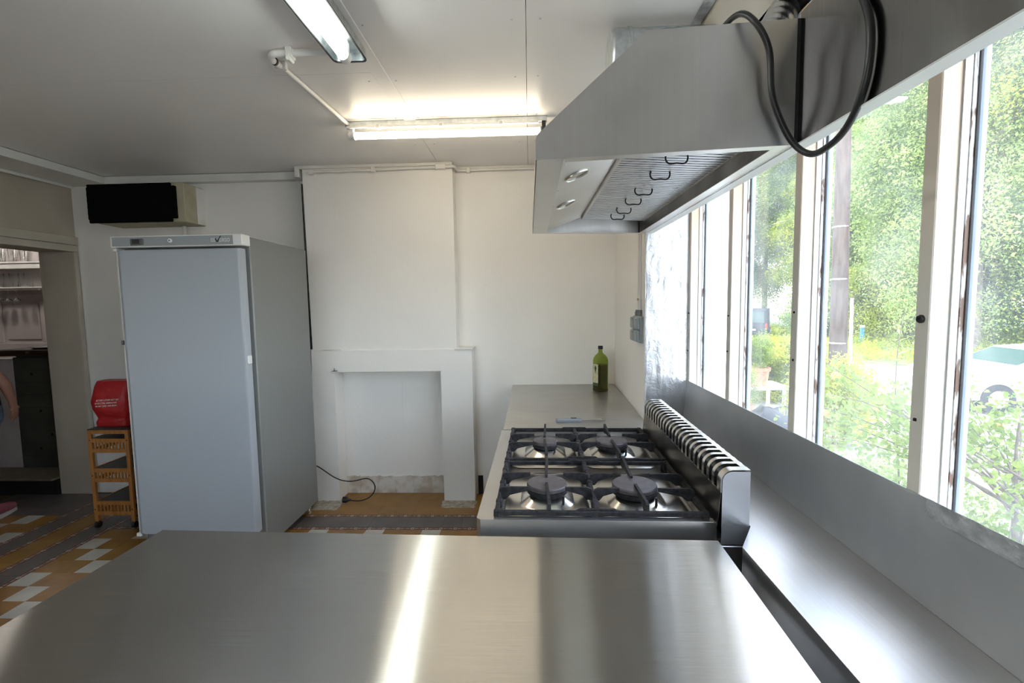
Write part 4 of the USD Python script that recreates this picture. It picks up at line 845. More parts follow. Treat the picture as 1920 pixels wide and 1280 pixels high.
# ------------------------------------------------------------------ bar room furniture
br = thing('bar_counter', 'dark bar counter with green boarded front and a wooden top in the room beyond', 'bar counter', (-4.0, 3.9, 0.135))
for k in range(9): obj('front_board', bx(-4.30, -3.775, 3.74, 3.765, 0.137 + k * 0.104, 0.137 + (k + 1) * 0.104 - 0.002, 0.001), 'bar_green', br)
obj('carcass', bx(-4.30, -3.775, 3.766, 4.35, 0.137, 1.085), 'bar_green', br)
obj('counter_top', bx(-4.38, -3.775, 3.66, 4.45, 1.090, 1.140, 0.008), 'bar_wood', br)
for (x, z) in ((-4.15, 0.93), (-3.98, 0.80), (-4.10, 0.62), (-4.02, 0.42), (-4.13, 0.30)): obj('knot', cyl((x, 3.7375, z), (x, 3.741, z), 0.010, 10), 'dark_gap', br)
for x in (-4.085, -4.07): obj('brass_stud', cyl((x, 3.655, 1.12), (x, 3.661, 1.12), 0.006, 10), 'brass', br)
tr = thing('serving_tray', 'dark oval serving tray lying on the bar counter top', 'tray', (-4.02, 3.95, 1.140))
obj('dish', move(lathe([(0, 0.001), (0.20, 0.001), (0.225, 0.012), (0.222, 0.015), (0.198, 0.005), (0, 0.005)], n=40), -4.02, 3.93, 1.140), 'black', tr)
lw = struct('wall_bar_low', bx(-5.6, -4.315, 3.745, 3.85, 0.135, 1.06), 'mauve_wall')
sh = thing('glass_shelf', 'upper wall shelf holding glasses in the room beyond the doorway', 'shelf', (-6.4, 5.5, 2.02))
obj('board', bx(-7.3, -5.7, 5.38, 5.60, 2.015, 2.035, 0.002), 'trim', sh); obj('apron', bx(-7.3, -5.7, 5.40, 5.42, 1.955, 2.014), 'trim', sh)
sh2 = thing('glass_shelf', 'lower wall shelf with glasses above and stemware hanging below in the far room', 'shelf', (-6.4, 5.5, 1.73))
obj('board', bx(-7.3, -5.7, 5.38, 5.60, 1.722, 1.738, 0.002), 'trim', sh2); obj('hanging_rail', bx(-7.3, -5.85, 5.44, 5.46, 1.70, 1.7215), 'steel_bright', sh2)
tum = [(0, 0.0), (0.030, 0.0), (0.032, 0.004), (0.030, 0.012), (0.034, 0.06), (0.040, 0.13), (0.042, 0.165), (0.0405, 0.165), (0.0385, 0.13), (0.032, 0.06), (0.027, 0.016), (0, 0.014)]
ORD = ('nearest', 'second', 'third', 'fourth', 'fifth', 'sixth', 'seventh', 'eighth', 'ninth')
def gl_label(k, what): return (what + ' nearest to the door jamb') if k == 0 else (ORD[k] + ' ' + what + ' counted from the door jamb')
g0 = thing('drinking_glass', gl_label(0, 'drinking glass on the lower bar shelf'), 'glass', (-5.985, 5.47, 1.738), group='glasses on the lower bar shelf', local=True)
obj('bowl', lathe(tum, n=28), 'clear_glass', g0, smooth=50)
for k in range(1, 9): dup(g0, (-5.985 - k * 0.092, 5.47 + 0.02 * (k % 2), 1.738), 0, gl_label(k, 'drinking glass on the lower bar shelf'))
g1 = None
for k in range(5): 
    g1 = dup(g0, (-6.02 - k * 0.14, 5.47, 2.035), 0, gl_label(k, 'drinking glass on the upper bar shelf'), 'glasses on the upper bar shelf')
stem = [(0, 0), (0.032, 0.0), (0.033, 0.002), (0.006, 0.006), (0.0045, 0.02), (0.0045, 0.075), (0.012, 0.085), (0.034, 0.11), (0.038, 0.14), (0.033, 0.175), (0.032, 0.175), (0.0365, 0.14), (0.032, 0.112), (0, 0.09)]
s0 = thing('wine_glass', gl_label(0, 'hanging wine glass under the bar shelf'), 'glass', (-6.14, 5.45, 1.70), group='wine glasses hanging under the bar shelf', local=True)
sm = lathe(stem, n=26); sm.vertices[:, 2] *= -1; sm.invert(); obj('goblet', sm, 'clear_glass', s0, smooth=50)
for k in range(1, 5): dup(s0, (-6.14 - k * 0.105, 5.45, 1.70), 0, gl_label(k, 'hanging wine glass under the bar shelf'))
for x, y, lab in ((-6.3, 4.85, 'added unseen globe light brightening the bar close to the shelves'), (-5.3, 4.9, 'added unseen globe light brightening the bar end nearest the doorway')):  # globe lights added out of view to brighten the bar wall and glasses
    pl = thing('pendant_lamp', lab, 'added lamp', (x, y, 2.42))
    obj('globe', move(trimesh.creation.icosphere(3, 0.10), x, y, 2.30), 'added_glow', pl, smooth=True)
    obj('cap', cyl((x, y, 2.385), (x, y, 2.43), 0.035, 20), 'brass', pl); obj('flex', cyl((x, y, 2.43), (x, y, 2.80), 0.004, 8), 'black', pl)

# ------------------------------------------------------------------ the person in the doorway
PX, PY, PA = -3.870, 3.03, 105.0
pe = thing('person', 'person in dark patterned shirt, navy and denim shorts and pink trainers standing in the doorway', 'person', (PX, PY, 0), PA, local=True)
# local frame: facing +x, left is +y, right is -y
def body(chains, grow=0.0, edge=0.016, it=8):
    m = manifold3d.Manifold()
    for ch in chains:
        for (a, ra), (b, rb) in zip(ch[:-1], ch[1:]): m += capsule_hull(a, ra + grow, b, rb + grow, 18)
    m = m.refine_to_length(edge); q = m.to_mesh(); t = trimesh.Trimesh(q.vert_properties[:, :3], q.tri_verts, process=True)
    trimesh.smoothing.filter_taubin(t, iterations=it)
    k = np.maximum(t.vertices[:, 2] - 0.95, 0) * 0.30                 # leaning on the far hip
    t.vertices[:, 0] += 0.259 * k; t.vertices[:, 1] += 0.966 * k
    return t
torso = [[((0, -0.075, 0.90), .095), ((0.01, -0.07, 1.05), .088), ((0.012, -0.085, 1.22), .088), ((-0.005, -0.12, 1.34), .062)],
         [((0, 0.075, 0.90), .095), ((0.01, 0.07, 1.05), .088), ((0.012, 0.085, 1.22), .088), ((-0.005, 0.12, 1.34), .062)],
         [((0, -0.075, 0.90), .095), ((0, 0.075, 0.90), .095)], [((0.012, -0.085, 1.22), .088), ((0.012, 0.085, 1.22), .088)], [((0.01, -0.07, 1.05), .088), ((0.01, 0.07, 1.05), .088)],
         [((-0.005, -0.12, 1.34), .055), ((-0.01, 0, 1.385), .055), ((-0.005, 0.12, 1.34), .055)]]
neck = [((-0.012, 0, 1.37), .055), ((0.008, 0, 1.46), .050)]
head = [[((0.005, 0, 1.545), .082), ((0.03, 0, 1.50), .062), ((0.055, 0, 1.465), .030)], [((-0.025, 0, 1.56), .080), ((0.02, 0, 1.575), .080)], [((0.088, 0, 1.535), .011), ((0.104, 0, 1.508), .013)]] \
    + [[((0.0, s * 0.078, 1.515), .014), ((-0.008, s * 0.084, 1.545), .016)] for s in (-1, 1)]
def leg(s):
    return [((0.0, s * 0.085, 0.88), .085), ((0.01, s * 0.088, 0.68), .074), ((0.018, s * 0.085, 0.47), .053), ((-0.012, s * 0.088, 0.34), .056), ((-0.012, s * 0.088, 0.22), .042), ((-0.012, s * 0.088, 0.09), .034), ((0.0, s * 0.09, 0.05), .034), ((0.10, s * 0.10, 0.035), .026)]
def arm(s): return [((-0.005, s * 0.165, 1.33), .054), ((-0.02, s * 0.205, 1.19), .044), ((-0.03, s * 0.225, 1.06), .037), ((0.015, s * 0.235, 0.95), .034), ((0.06, s * 0.235, 0.835), .024)]
def hand(s):
    ch = [[((0.062, s * 0.234, 0.825), .022), ((0.078, s * 0.232, 0.760), .020)], [((0.085, s * 0.238, 0.775), .019), ((0.060, s * 0.232, 0.765), .017)]]
    for k, L_ in enumerate((0.062, 0.070, 0.066, 0.052)):
        x = 0.098 - k * 0.015; a = np.array([x, s * 0.235, 0.752]); b = a + (0.004, -s * 0.004, -L_ * 0.5); c = b + (0.002, -s * 0.016, -L_ * 0.40)
        ch.append([(tuple(a), .0095), (tuple(b), .0085), (tuple(c), .0072)])
    ch.append([((0.092, s * 0.226, 0.800), .012), ((0.112, s * 0.214, 0.772), .0095), ((0.112, s * 0.206, 0.745), .008)])
    return ch
chains = torso + [neck] + head
for s in (-1, 1): chains += [leg(s), arm(s)] + hand(s)
obj('body', body(chains, 0, 0.012, 6), 'skin', pe, smooth=True)
obj('shirt', body(torso + [[((-0.005, s * 0.165, 1.33), .054), ((-0.018, s * 0.198, 1.22), .048)] for s in (-1, 1)], 0.012, 0.014), 'shirt', pe, smooth=True)
obj('shorts', body([[((0, -0.075, 0.93), .098), ((0, 0.075, 0.93), .098)]] + [[((0, s * 0.075, 0.93), .098), ((0.004, s * 0.088, 0.80), .094)] for s in (-1, 1)], 0.010, 0.014), 'navy', pe, smooth=True)
obj('shorts_hem', body([[((0.004, s * 0.088, 0.795), .094), ((0.008, s * 0.092, 0.72), .092)] for s in (-1, 1)], 0.011, 0.014), 'denim', pe, smooth=True, label='faded denim lower half of the shorts')
hr = body([[((-0.045, 0, 1.575), .075), ((-0.01, 0, 1.60), .078)], [((-0.06, 0, 1.56), .066), ((-0.065, 0, 1.44), .042)]] + [[((-0.03, s * 0.03, 1.57), .07), ((-0.045, s * 0.045, 1.47), .035)] for s in (-1, 1)], 0.004, 0.012)
obj('hair', hr, 'hair', pe, smooth=True)
LE = lambda m: (m.apply_translation((0.259 * 0.30 * (m.vertices[:, 2].mean() - 0.95), 0.966 * 0.30 * (m.vertices[:, 2].mean() - 0.95), 0)), m)[1]
for s in (-1, 1):
    e = obj('eye', LE(move(trimesh.creation.icosphere(2, 0.011), 0.080, s * 0.031, 1.545)), 'eye', pe, smooth=True)
    obj('iris', LE(move(trimesh.creation.icosphere(2, 0.0055), 0.087, s * 0.031, 1.545)), 'black', e, smooth=True)
    obj('shoe', body([[((-0.035, s * 0.09, 0.062), .043), ((0.03, s * 0.092, 0.058), .042), ((0.105, s * 0.10, 0.045), .036), ((0.150, s * 0.105, 0.040), .030)], [((-0.015, s * 0.09, 0.10), .042), ((-0.015, s * 0.09, 0.06), .045)]], 0, 0.011), 'pink', pe, smooth=True)
    obj('shoe_sole', prism(Polygon([(x, s * 0.095 + y) for x, y in ((-.085, -.035), (-.085, .035), (0.0, .043), (.10, .052), (.17, .040), (.19, .008), (.165, -.03), (.09, -.040), (0, -.038))]).buffer(0.004), 0.024, 'xy', 0.0), 'sole', pe)
obj('mouth', LE(move(trimesh.creation.icosphere(2, 1.0).apply_scale((0.006, 0.022, 0.006)), 0.086, 0, 1.482)), 'lip', pe, smooth=True)
obj('ring', tube([(0.083 + 0.0105 * math.cos(a), -0.236 + 0.0105 * math.sin(a), 0.742) for a in np.linspace(0, 2 * np.pi, 18, endpoint=False)], 0.0022, 6, closed=True), 'steel_bright', pe)

# ------------------------------------------------------------------ outdoors
GZ = -1.0
struct('ground', bx(0.9, 70, -30, 80, GZ - 0.2, GZ), 'gravel')
vg = struct('grass_verge', prism([(10, 60), (8.0, 24.5), (12, 18.5), (16, 14.5), (26, 6), (60, -20), (70, -20), (70, 80), (10, 80)], 0.06, 'xy', GZ - 0.01), 'verge')
struct('wall_upper', bx(-8.2, 1.05, -2.45, 5.8, 2.91, 7.2), 'render_white')  # unseen storey, added to shade the window frames and near ground
struct('wall_wing', [bx(0.90, 1.70, 3.90, 9.0, GZ, 5.5), bx(0.88, 1.75, 3.86, 9.05, 5.5, 5.65)], 'render_white')

def leafquad(r, L, Wd, c, out):
    d = r.normal(size=3); d /= np.linalg.norm(d); e = np.cross(d, r.normal(size=3)); e /= np.linalg.norm(e) + 1e-9; n = np.cross(d, e)
    i = len(out[0]); out[0] += [c - d * L / 2, c + e * Wd / 2 + n * Wd * 0.12, c + d * L / 2, c - e * Wd / 2 + n * Wd * 0.12]; out[1] += [[i, i + 1, i + 2], [i, i + 2, i + 3]]
def leaf_cluster(seed, n, rad, L, droop=0.0):
    r = np.random.default_rng(seed); out = [[], []]
    for _ in range(n):
        c = r.normal(size=3); c *= rad * r.random() ** 0.45 / np.linalg.norm(c); c[2] = c[2] * 0.8 - droop * abs(r.normal()) * rad
        l = L * r.uniform(0.6, 1.3); leafquad(r, l, l * 0.55, c, out)
    return trimesh.Trimesh(np.array(out[0]), np.array(out[1]), process=False)
def scatter(parent, name, pts, meshes, material, smin=0.7, smax=1.25, seed=0):
    """one crown: a PointInstancer of a few leaf clusters"""
    path = numbered(parent, name); r = np.random.default_rng(seed)
    pi = UsdGeom.PointInstancer.Define(stage, path); rel = []
    for i, m in enumerate(meshes):
        usdkit.mesh(stage, f'{path}/spray_{i}', m, M[material]); rel.append(f'{path}/spray_{i}')
    pi.CreatePrototypesRel().SetTargets([Sdf.Path(x) for x in rel])
    n = len(pts); q = r.normal(size=(n, 4)); q /= np.linalg.norm(q, axis=1, keepdims=True)
    if 'droop' in name or name == 'curtain': 
        a = r.uniform(0, 2 * np.pi, n); q = np.c_[np.cos(a / 2), np.zeros(n), np.zeros(n), np.sin(a / 2)]
    pi.CreateProtoIndicesAttr(Vt.IntArray.FromNumpy(r.integers(0, len(meshes), n).astype(np.int32)))
    inv = base_of.get(parent, np.eye(4)); P = (np.c_[pts, np.ones(n)] @ inv.T)[:, :3]
    pi.CreatePositionsAttr(Vt.Vec3fArray.FromNumpy(P.astype(np.float32)))
    pi.CreateOrientationsAttr(Vt.QuathArray([Gf.Quath(float(a), float(b), float(c), float(d)) for a, b, c, d in q]))
    s = r.uniform(smin, smax, n); pi.CreateScalesAttr(Vt.Vec3fArray.FromNumpy(np.repeat(s[:, None], 3, 1).astype(np.float32)))
    tag(pi, kind='stuff'); return path
CL = {k: [leaf_cluster(s + 10 * i, 200, 0.55, 0.085, dr) for i in range(3)] for s, (k, dr) in enumerate((('round', 0.0), ('weep', 0.9)))}
CLS = [leaf_cluster(90 + i, 80, 0.20, 0.055) for i in range(3)]

TK = 1.6
def tree(name, x, y, h, rad, material, label, seed, base=GZ, low=0.12, weep=False, n=832):
    if name != 'apple_tree': x, y, rad, h = x * TK, y * TK, rad * TK, (h - 2.46) * TK * 0.93 + 2.46
    t = thing(name, label, 'tree', (x, y, base), 0, None)
    r = np.random.default_rng(seed)
    lean = r.uniform(-0.4, 0.4, 2)
    tp = [(x, y, base), (x + lean[0] * 0.3, y + lean[1] * 0.3, base + h * 0.35), (x + lean[0], y + lean[1], base + h * 0.8)]
    obj('trunk', tube(smooth_path(tp, 12) if len(tp) > 3 else tp, [0.06 * h ** 0.5, 0.045 * h ** 0.5, 0.015 * h ** 0.5], 10), 'bark', t)
    for k in range(5):
        a = r.uniform(0, 2 * np.pi); z = base + h * r.uniform(0.3, 0.65)
        obj('branch', tube([(x + lean[0] * .4, y + lean[1] * .4, z), (x + rad * .4 * math.cos(a), y + rad * .4 * math.sin(a), z + h * .10), (x + rad * .75 * math.cos(a), y + rad * .75 * math.sin(a), z + h * .17)], [0.05, 0.035, 0.012], 7), 'bark', t)
    pts = []
    lobes = []
    for _ in range(30):
        zz = r.uniform(low + 0.08, 0.95); prof_ = math.sin(math.pi * min(1, 0.18 + 0.80 * (zz - low) / (1 - low))) ** 0.6
        a = r.uniform(0, 2 * np.pi); q = rad * prof_ * r.uniform(0.45, 0.92)
        lobes.append((x + lean[0] * zz + q * math.cos(a), y + lean[1] * zz + q * math.sin(a), base + h * zz, rad * r.uniform(0.26, 0.44)))
    lobes += [(x, y, base + h * 0.5, rad * 0.6), (x, y, base + h * (low + 0.2), rad * 0.7)]
    while len(pts) < n:
        lx, ly, lz, lr = lobes[r.integers(len(lobes))]; d = r.normal(size=3); d[2] = abs(d[2]) if r.random() < 0.6 else d[2]; d /= np.linalg.norm(d)
        p = np.array([lx, ly, lz]) + d * lr * r.uniform(0.85, 1.02) * np.array([1, 1, 0.8 if not weep else 1.5])
        if base + 0.3 < p[2] < base + h * 1.02: pts.append(p)
    scatter(t, 'curtain' if weep else 'crown', np.array(pts), CL['weep' if weep else 'round'], material, 1.0, 1.9, seed=seed)
    return t
tree('birch_tree', 12.2, 13.4, 12.5, 3.0, 'leaf_silver', 'tall pale weeping tree nearest to the street lamp pole', 1, weep=True, n=992)
tree('birch_tree', 15.2, 12.6, 13.5, 3.2, 'leaf_light', 'tall yellow-green tree at the edge of the view behind the silver car', 2, weep=True, n=992)
tree('birch_tree', 19.5, 15.5, 17.0, 4.2, 'leaf_mid', 'very tall dense tree behind the silver car', 3, n=1024)
tree('ash_tree', 14.2, 18.4, 10.5, 3.4, 'leaf_mid', 'bushy mid-green tree behind the street lamp pole', 4, n=992)
tree('ash_tree', 17.5, 20.5, 12.5, 3.8, 'leaf_dark', 'dark bushy tree rising behind the pole and the verge', 5, n=992)
tree('ash_tree', 14.2, 21.8, 9.5, 3.0, 'leaf_light', 'light green round tree left of the street lamp pole', 6, n=896)
tree('ash_tree', 13.4, 27.5, 13.0, 3.8, 'leaf_dark', 'dark tree standing above the parked dark van', 7, n=960)
tree('birch_tree', 11.0, 24.6, 13.5, 2.6, 'leaf_silver', 'weeping silver-green tree beside the white wing wall', 8, weep=True, n=896)
tree('birch_tree', 17.4, 28.0, 15.0, 3.6, 'leaf_silver', 'tall silver-green tree behind the round light tree', 9, weep=True, n=960)
tree('ash_tree', 21.5, 25.0, 15.5, 4.5, 'leaf_mid', 'big mid-green tree far behind the verge', 12, n=960)
tree('ash_tree', 9.8, 27.0, 13.0, 3.6, 'leaf_mid', 'mid-green tree farthest along the road behind the van', 13, n=896)
tree('ash_tree', 24.0, 18.5, 15.0, 4.2, 'leaf_dark', 'dark tree filling the gap behind the tallest tree', 14, n=896)
tree('ash_tree', 14.6, 22.6, 13.0, 3.2, 'leaf_mid', 'mid-green tree standing right behind the street lamp pole', 19, n=896)
tree('shrub', 13.0, 16.6, 4.0, 2.0, 'leaf_light', 'yellow-green shrub at the foot of the trees by the verge', 15, low=0.0, n=330)
tree('shrub', 15.4, 14.6, 4.2, 2.0, 'leaf_dark', 'dark shrub at the foot of the trees behind the silver car', 16, low=0.0, n=330)
tree('shrub', 12.0, 19.0, 3.4, 1.7, 'leaf_mid', 'mid-green shrub between the pole and the verge', 17, low=0.0, n=300)
tree('shrub', 18.2, 13.4, 4.5, 2.2, 'leaf_mid', 'broad shrub beyond the bonnet of the silver car', 18, low=0.0, n=330)
gr = np.random.default_rng(5); gp = np.c_[gr.uniform(8.5, 32, 2600), gr.uniform(10, 40, 2600), np.full(2600, GZ + 0.10)]
gp = gp[(gp[:, 1] > 30.0 - gp[:, 0] * 0.92)]
gs = thing('verge_grass', 'tall pale grass growing on the verge across the road', 'grass', (12, 20, GZ), kind='stuff')
scatter(gs, 'tufts', gp, CLS, 'leaf_light', 1.0, 2.2, seed=4)

# hedge, terrace table and pots
ps = thing('shrub', 'yellow-green shrub growing round the foot of the street lamp pole', 'shrub', (5.1, 8.0, GZ))
pr_ = np.random.default_rng(71); pp = pr_.normal(size=(170, 3)); pp *= (pr_.random((170, 1)) ** 0.4) / np.linalg.norm(pp, axis=1)[:, None]
scatter(ps, 'foliage', np.array([5.1, 8.0, -0.25]) + pp * np.array([0.75, 0.6, 0.72]), CLS, 'leaf_light', 0.7, 1.3, seed=72); obj('stem', [cyl((5.1 + d, 8.0, GZ), (5.1 + 2 * d, 8.0, -0.3), 0.02, 7) for d in (-0.15, 0, 0.15)], 'bark', ps)
hg = thing('hedge', 'clipped yellow-green hedge behind the white garden table', 'hedge', (5.6, 11.8, GZ))
hr_ = np.random.default_rng(21); hp = np.c_[hr_.uniform(4.3, 7.1, 520), hr_.uniform(11.0, 12.4, 520), GZ + 1.42 * hr_.random(520) ** 0.8]
scatter(hg, 'foliage', hp, CLS, 'leaf_light', 0.9, 1.5, seed=6); obj('stem', [cyl((x, 11.7, GZ), (x, 11.7, GZ + 0.9), 0.03, 8) for x in (4.6, 5.2, 5.8, 6.4, 6.9)], 'bark', hg)
gt = thing('garden_table', 'white garden table carrying terracotta pots outside the windows', 'table', (4.9, 9.9, GZ))
obj('table_top', bx(3.9, 5.28, 9.55, 10.4, -0.375, -0.325, 0.006), 'white_top', gt)
for x in (4.0, 5.15):
    for y in (9.65, 10.3): obj('leg', bx(x - .03, x + .03, y - .03, y + .03, GZ, -0.376), 'white_top', gt)
def pot(x, y, z, r, h, label, seed):
    p = thing('potted_plant', label, 'potted plant', (x, y, z))
    obj('pot', lathe([(0, 0.0), (r * .72, 0.0), (r * .95, h * .82), (r * 1.05, h * .82), (r * 1.05, h), (r * .93, h), (r * .90, h * .9), (0, h * .88)], (x, y, z), 32), 'terracotta', p)
    rr = np.random.default_rng(seed); n = 60; q = rr.normal(size=(n, 3)); q /= np.linalg.norm(q, axis=1)[:, None]
    scatter(p, 'leaves', np.array([x, y, z + h + r * 1.6]) + q * np.array([r * 1.3, r * 1.3, r * 1.7]) * rr.random((n, 1)) ** .4, CLS, 'leaf_mid', 0.5, 0.9, seed=seed)
pot(4.72, 9.85, -0.325, 0.21, 0.38, 'terracotta pot with bushy green plant standing on the white garden table', 31)
pot(4.10, 9.9, -0.325, 0.20, 0.36, 'terracotta pot with plant on the garden table close to the white wing wall', 32)
pot(4.05, 9.2, GZ, 0.24, 0.42, 'terracotta pot standing on the ground before the garden table', 33)
tp_ = thing('tarpaulin', 'black crumpled tarpaulin lying under the garden table', 'tarpaulin', (4.9, 9.2, GZ))
g = [[(4.2 + 1.5 * i / 18, 8.9 + 0.9 * j / 10, GZ + 0.05 + 0.26 * math.sin(math.pi * min(1, max(0, j / 10))) * (0.6 + 0.9 * meshkit.fbm(np.array([i * .4, j * .5, 2.])))) for j in range(11)] for i in range(19)]
obj('sheet', slabmesh(g, -0.01), 'tarp', tp_, smooth=True)

# street lamp pole, marker, cars
sl = thing('street_lamp', 'weathered round street lamp pole with white bands across the road', 'street lamp', (5.765, 9.0, GZ))
obj('pole', cyl((5.78, 9.0, GZ), (5.70, 9.0, 4.82), 0.158, 28, 0.110), 'pole', sl)
for z in (2.75, 1.80, 0.62, -0.5): obj('band', tube([(5.765 - 0.0135 * (z + 1) + (0.150 - 0.0083 * (z + 1)) * math.cos(a), 9.0 + (0.150 - 0.0083 * (z + 1)) * math.sin(a), z) for a in np.linspace(0, 2 * np.pi, 28, endpoint=False)], 0.016, 6, closed=True), 'band', sl)
obj('arm', tube([(5.70, 9.0, 4.76), (5.95, 8.95, 4.86), (6.15, 8.9, 4.90)], 0.03, 10), 'lamp_grey', sl)
obj('lamp_head', hull([(6.10 + 0.55 * a, 8.88 + b * (0.11 - 0.03 * a), 4.86 + c * 0.07 + 0.04 * a) for a in (0, .5, 1) for b in (-1, 1) for c in (0, 1 - abs(a - .5))]), 'lamp_grey', sl)
mp = thing('marker_pole', 'slim white marker pole standing beside the street lamp', 'pole', (6.4, 9.6, GZ)); obj('shaft', cyl((6.37, 9.55, GZ), (6.34, 9.55, 1.45), 0.03, 12), 'band', mp); obj('foot', cyl((6.37, 9.55, GZ), (6.37, 9.55, GZ + .08), 0.07, 12), 'band', mp)
bp = thing('marker_post', 'short blue marker post on the verge beyond the road', 'post', (17.8, 25.9, GZ)); obj('shaft', bx(17.70, 17.90, 25.85, 25.95, GZ, GZ + 0.85, 0.02), 'blue_post', bp); obj('cap', bx(17.69, 17.91, 25.84, 25.96, GZ + 0.85, GZ + 0.98, 0.02), 'band', bp)
def car(name, label, loc, rz, paint, Lc, Wc, Hc, van):
    c = thing(name, label, 'van' if van else 'car', loc, rz, local=True)
    if van: side = [(-Lc / 2, .35), (-Lc / 2, Hc * .55), (-Lc / 2 + .12, Hc - .05), (-Lc / 2 + .3, Hc), (Lc * .18, Hc), (Lc * .30, Hc * .62), (Lc / 2 - .05, Hc * .52), (Lc / 2, .35)]
    else: side = [(-Lc / 2, .32), (-Lc / 2, .80), (-Lc / 2 + .25, .95), (-Lc * .30, Hc - .04), (-Lc * .12, Hc), (Lc * .06, Hc - .05), (Lc * .22, .98), (Lc * .42, .88), (Lc / 2, .68), (Lc / 2, .32)]
    m = prism(Polygon(side).buffer(0.04).buffer(-0.02), Wc, 'xz', -Wc / 2)
    up = m.vertices[:, 2] > 0.95; m.vertices[up, 1] *= 0.86 if not van else 0.94
    obj('shell', m, paint, c, smooth=20)
    for s in (-1, 1):
        for x in (-Lc * .31, Lc * .31):
            w = obj('wheel', cyl((x, s * (Wc / 2 - .20), .32), (x, s * (Wc / 2 + .01), .32), .32, 28), 'tyre', c); obj('hub', cyl((x, s * (Wc / 2 + .0), .32), (x, s * (Wc / 2 + .02), .32), .18, 20), 'galv', w)
    if van:
        obj('rear_window', hull([(-Lc / 2 + a, y, z) for a, y0, z in ((-.035, .72, Hc * .58), (.075, .66, Hc - .16), (.0, .72, Hc * .58), (.11, .66, Hc - .16)) for y in (-y0, y0)]), 'car_glass', c)
        for s in (-1, 1): obj('tail_lamp', bx(-Lc / 2 - .04, -Lc / 2 + .02, s * .80 - .07, s * .80 + .07, .72, 1.02, .01), 'tail_lamp', c)
        obj('number_plate', bx(-Lc / 2 - .05, -Lc / 2, -.26, .26, .60, .71, .004), 'plate', c); obj('bumper', bx(-Lc / 2 - .10, -Lc / 2 + .05, -Wc / 2 + .05, Wc / 2 - .05, .32, .52, .03), 'black', c)
    else:
        k = 0.86
        obj('windscreen', hull([(x, y, z) for x, z, w_ in ((Lc * .205, 1.005, Wc / 2 * .84), (Lc * .075, Hc - .065, Wc / 2 * .78), (Lc * .215, 1.015, Wc / 2 * .84), (Lc * .085, Hc - .05, Wc / 2 * .78)) for y in (-w_, w_)]), 'car_glass', c)
        for s in (-1, 1): obj('side_window', hull([(x, s * (Wc / 2 * k + d), z) for x, z in ((-Lc * .30, 1.0), (Lc * .15, 1.0), (Lc * .03, Hc - .10), (-Lc * .24, Hc - .10)) for d in (.002, .012)]), 'car_glass', c)
        for s in (-1, 1): obj('headlamp', bx(Lc / 2 - .06, Lc / 2 + .045, s * .62 - .16, s * .62 + .16, .60, .74, .03), 'plate', c)
        for s in (-1, 1): obj('mirror', bx(Lc * .12, Lc * .17, s * (Wc / 2 + .08) - .08, s * (Wc / 2 + .08) + .08, .98, 1.10, .03), paint, c)
car('van', 'dark grey van parked far along the road under the trees', (14.2, 30.5, GZ), 62, 'van_grey', 4.6, 1.85, 1.85, True)
car('car', 'silver car parked behind the apple branches', (11.0, 10.6, GZ), 172, 'car_silver', 4.2, 1.75, 1.33, False)

# apple tree close to the windows
ap = thing('apple_tree', 'young apple tree with ripening apples just outside the windows', 'apple tree', (3.05, 2.95, GZ))
ar = np.random.default_rng(41)
obj('trunk', tube(smooth_path([(3.05, 2.95, GZ), (3.0, 2.90, -0.5), (3.02, 2.96, 0.0), (2.92, 2.88, 0.7)], 24), np.linspace(0.034, 0.006, 24), 10), 'twig', ap)
tips, leafpts = [], []
for k in range(44):
    a = ar.uniform(0, 2 * np.pi); s0_ = np.array([3.0 + ar.uniform(-.05, .05), 2.92 + ar.uniform(-.05, .05), ar.uniform(-0.7, 0.35)])
    reach = ar.uniform(0.7, 1.45); e = s0_ + np.array([math.cos(a) * reach * 0.95, math.sin(a) * reach * 1.05, ar.uniform(0.10, 0.85)])
    m_ = (s0_ + e) / 2 + np.array([0, 0, ar.uniform(-.05, .15)])
    p = smooth_path([s0_, m_, e], 22); p += 0.012 * np.cumsum(ar.normal(size=p.shape), 0) * 0.4
    obj('branch', tube(p, np.linspace(0.0075, 0.002, 22), 6), 'twig', ap)
    for j in range(7, 22):
        for _ in range(10): leafpts.append((p[j] + ar.normal(size=3) * 0.06, p[j] - p[j - 1]))
    tips.append(p)
def appleleaf(c, d, size, r):
    d = d / (np.linalg.norm(d) + 1e-9) + r.normal(size=3) * 0.9; d /= np.linalg.norm(d); s = np.cross(d, r.normal(size=3)); s /= np.linalg.norm(s); n = np.cross(d, s); v = []
    for t, w in ((0, 0.02), (0.28, 0.26), (0.55, 0.30), (0.82, 0.18), (1, 0.0)):
        for q in (-1, 0, 1): v.append(c + size * (d * t + s * w * q + n * (0.10 * abs(q) * w * 3 - 0.12 * t * t)))
    return quadstrip(np.array(v).reshape(5, 3, 3))
near = sorted(leafpts, key=lambda q: np.linalg.norm(q[0] - EYE))
for c, d in near[:280]: obj('leaf', appleleaf(c, d, ar.uniform(0.034, 0.060), ar), 'leaf_apple', ap, smooth=True)
obj('small_leaves', cat_([appleleaf(c, d, ar.uniform(0.032, 0.056), ar) for c, d in near[280:]]), 'leaf_apple', ap, smooth=True, kind='stuff')
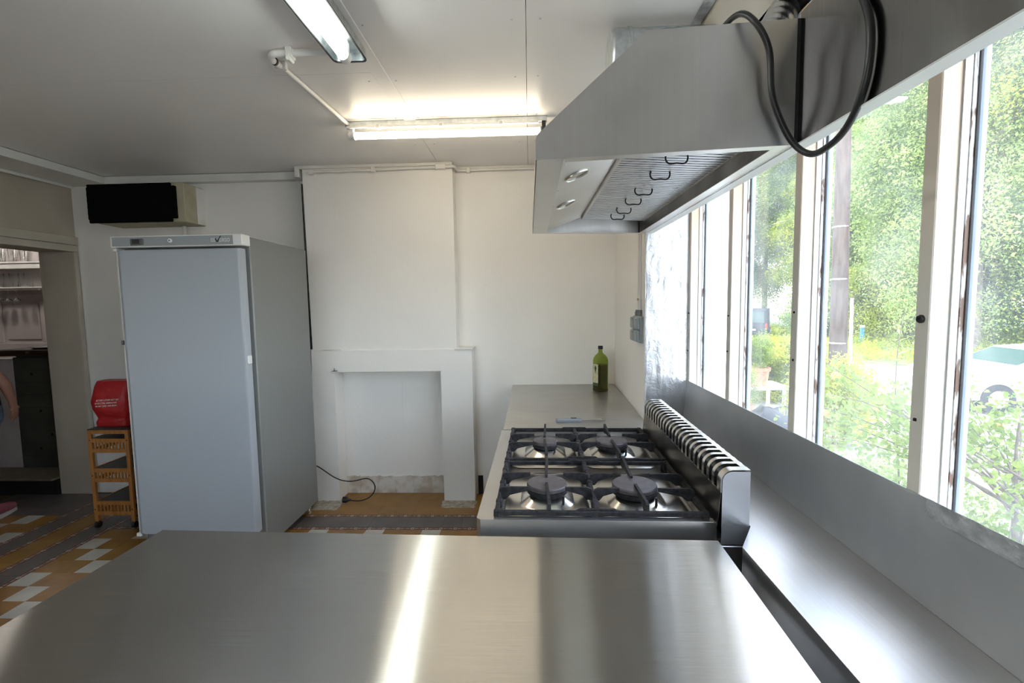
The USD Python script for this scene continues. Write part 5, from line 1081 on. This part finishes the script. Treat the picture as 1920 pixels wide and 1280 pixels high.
for k in range(14):
    p = tips[(k * 3) % len(tips)][-4]; r_ = ar.uniform(0.024, 0.034)
    a_ = obj('apple', lathe([(0, 0.12 * r_), (0.25 * r_, 0.0), (0.7 * r_, 0.22 * r_), (r_, 0.95 * r_), (0.85 * r_, 1.55 * r_), (0.45 * r_, 1.82 * r_), (0.15 * r_, 1.72 * r_), (0, 1.62 * r_)], (p[0], p[1], p[2] - 2.3 * r_), 24), 'apple', ap, smooth=60)
    obj('stalk', cyl((p[0], p[1], p[2] - 0.65 * r_), (p[0], p[1], p[2]), 0.0018, 6), 'twig', a_)
def weed(x, y, z1, seed, label):
    w = thing('wild_shoot', label, 'plant', (x, y, GZ)); r = np.random.default_rng(seed)
    p = smooth_path([(x, y, GZ), (x + .03, y, GZ + (z1 - GZ) * .4), (x - .02, y + .02, GZ + (z1 - GZ) * .75), (x + .01, y, z1)], 40); obj('stem', tube(p, np.linspace(.010, .003, 40), 7), 'twig', w)
    for k in range(26):
        i = 12 + k; a = k * 2.4; L_ = 0.26 * (1 - 0.55 * k / 26)
        c = p[i]; d = np.array([math.cos(a), math.sin(a), 0.75]); d /= np.linalg.norm(d); s = np.cross(d, [0, 0, 1.]); s /= np.linalg.norm(s); rows = []
        for t in np.linspace(0, 1, 6): rows.append([c + L_ * (d * t + np.array([0, 0, -0.35 * t * t]) + s * q * 0.13 * math.sin(math.pi * min(1, .12 + t * .9))) for q in (-1, 0, 1)])
        obj('leaf', quadstrip(rows), 'leaf_silver', w, smooth=True)
weed(3.55, 4.35, 1.92, 51, 'tall single silver-leaved shoot in front of the trees')
weed(3.15, 4.1, 1.32, 52, 'shorter silver-leaved shoot beside the tall one')
gw = thing('garden_growth', 'loose low greenery growing below the windows', 'plants', (2.6, 3.2, GZ), kind='stuff')
lr = np.random.default_rng(61); lp = np.c_[lr.uniform(2.1, 4.8, 300), lr.uniform(1.6, 6.0, 300), GZ + lr.random(300) ** 1.5 * 0.8]
scatter(gw, 'foliage', lp, CLS, 'leaf_silver', 0.6, 1.2, seed=62)
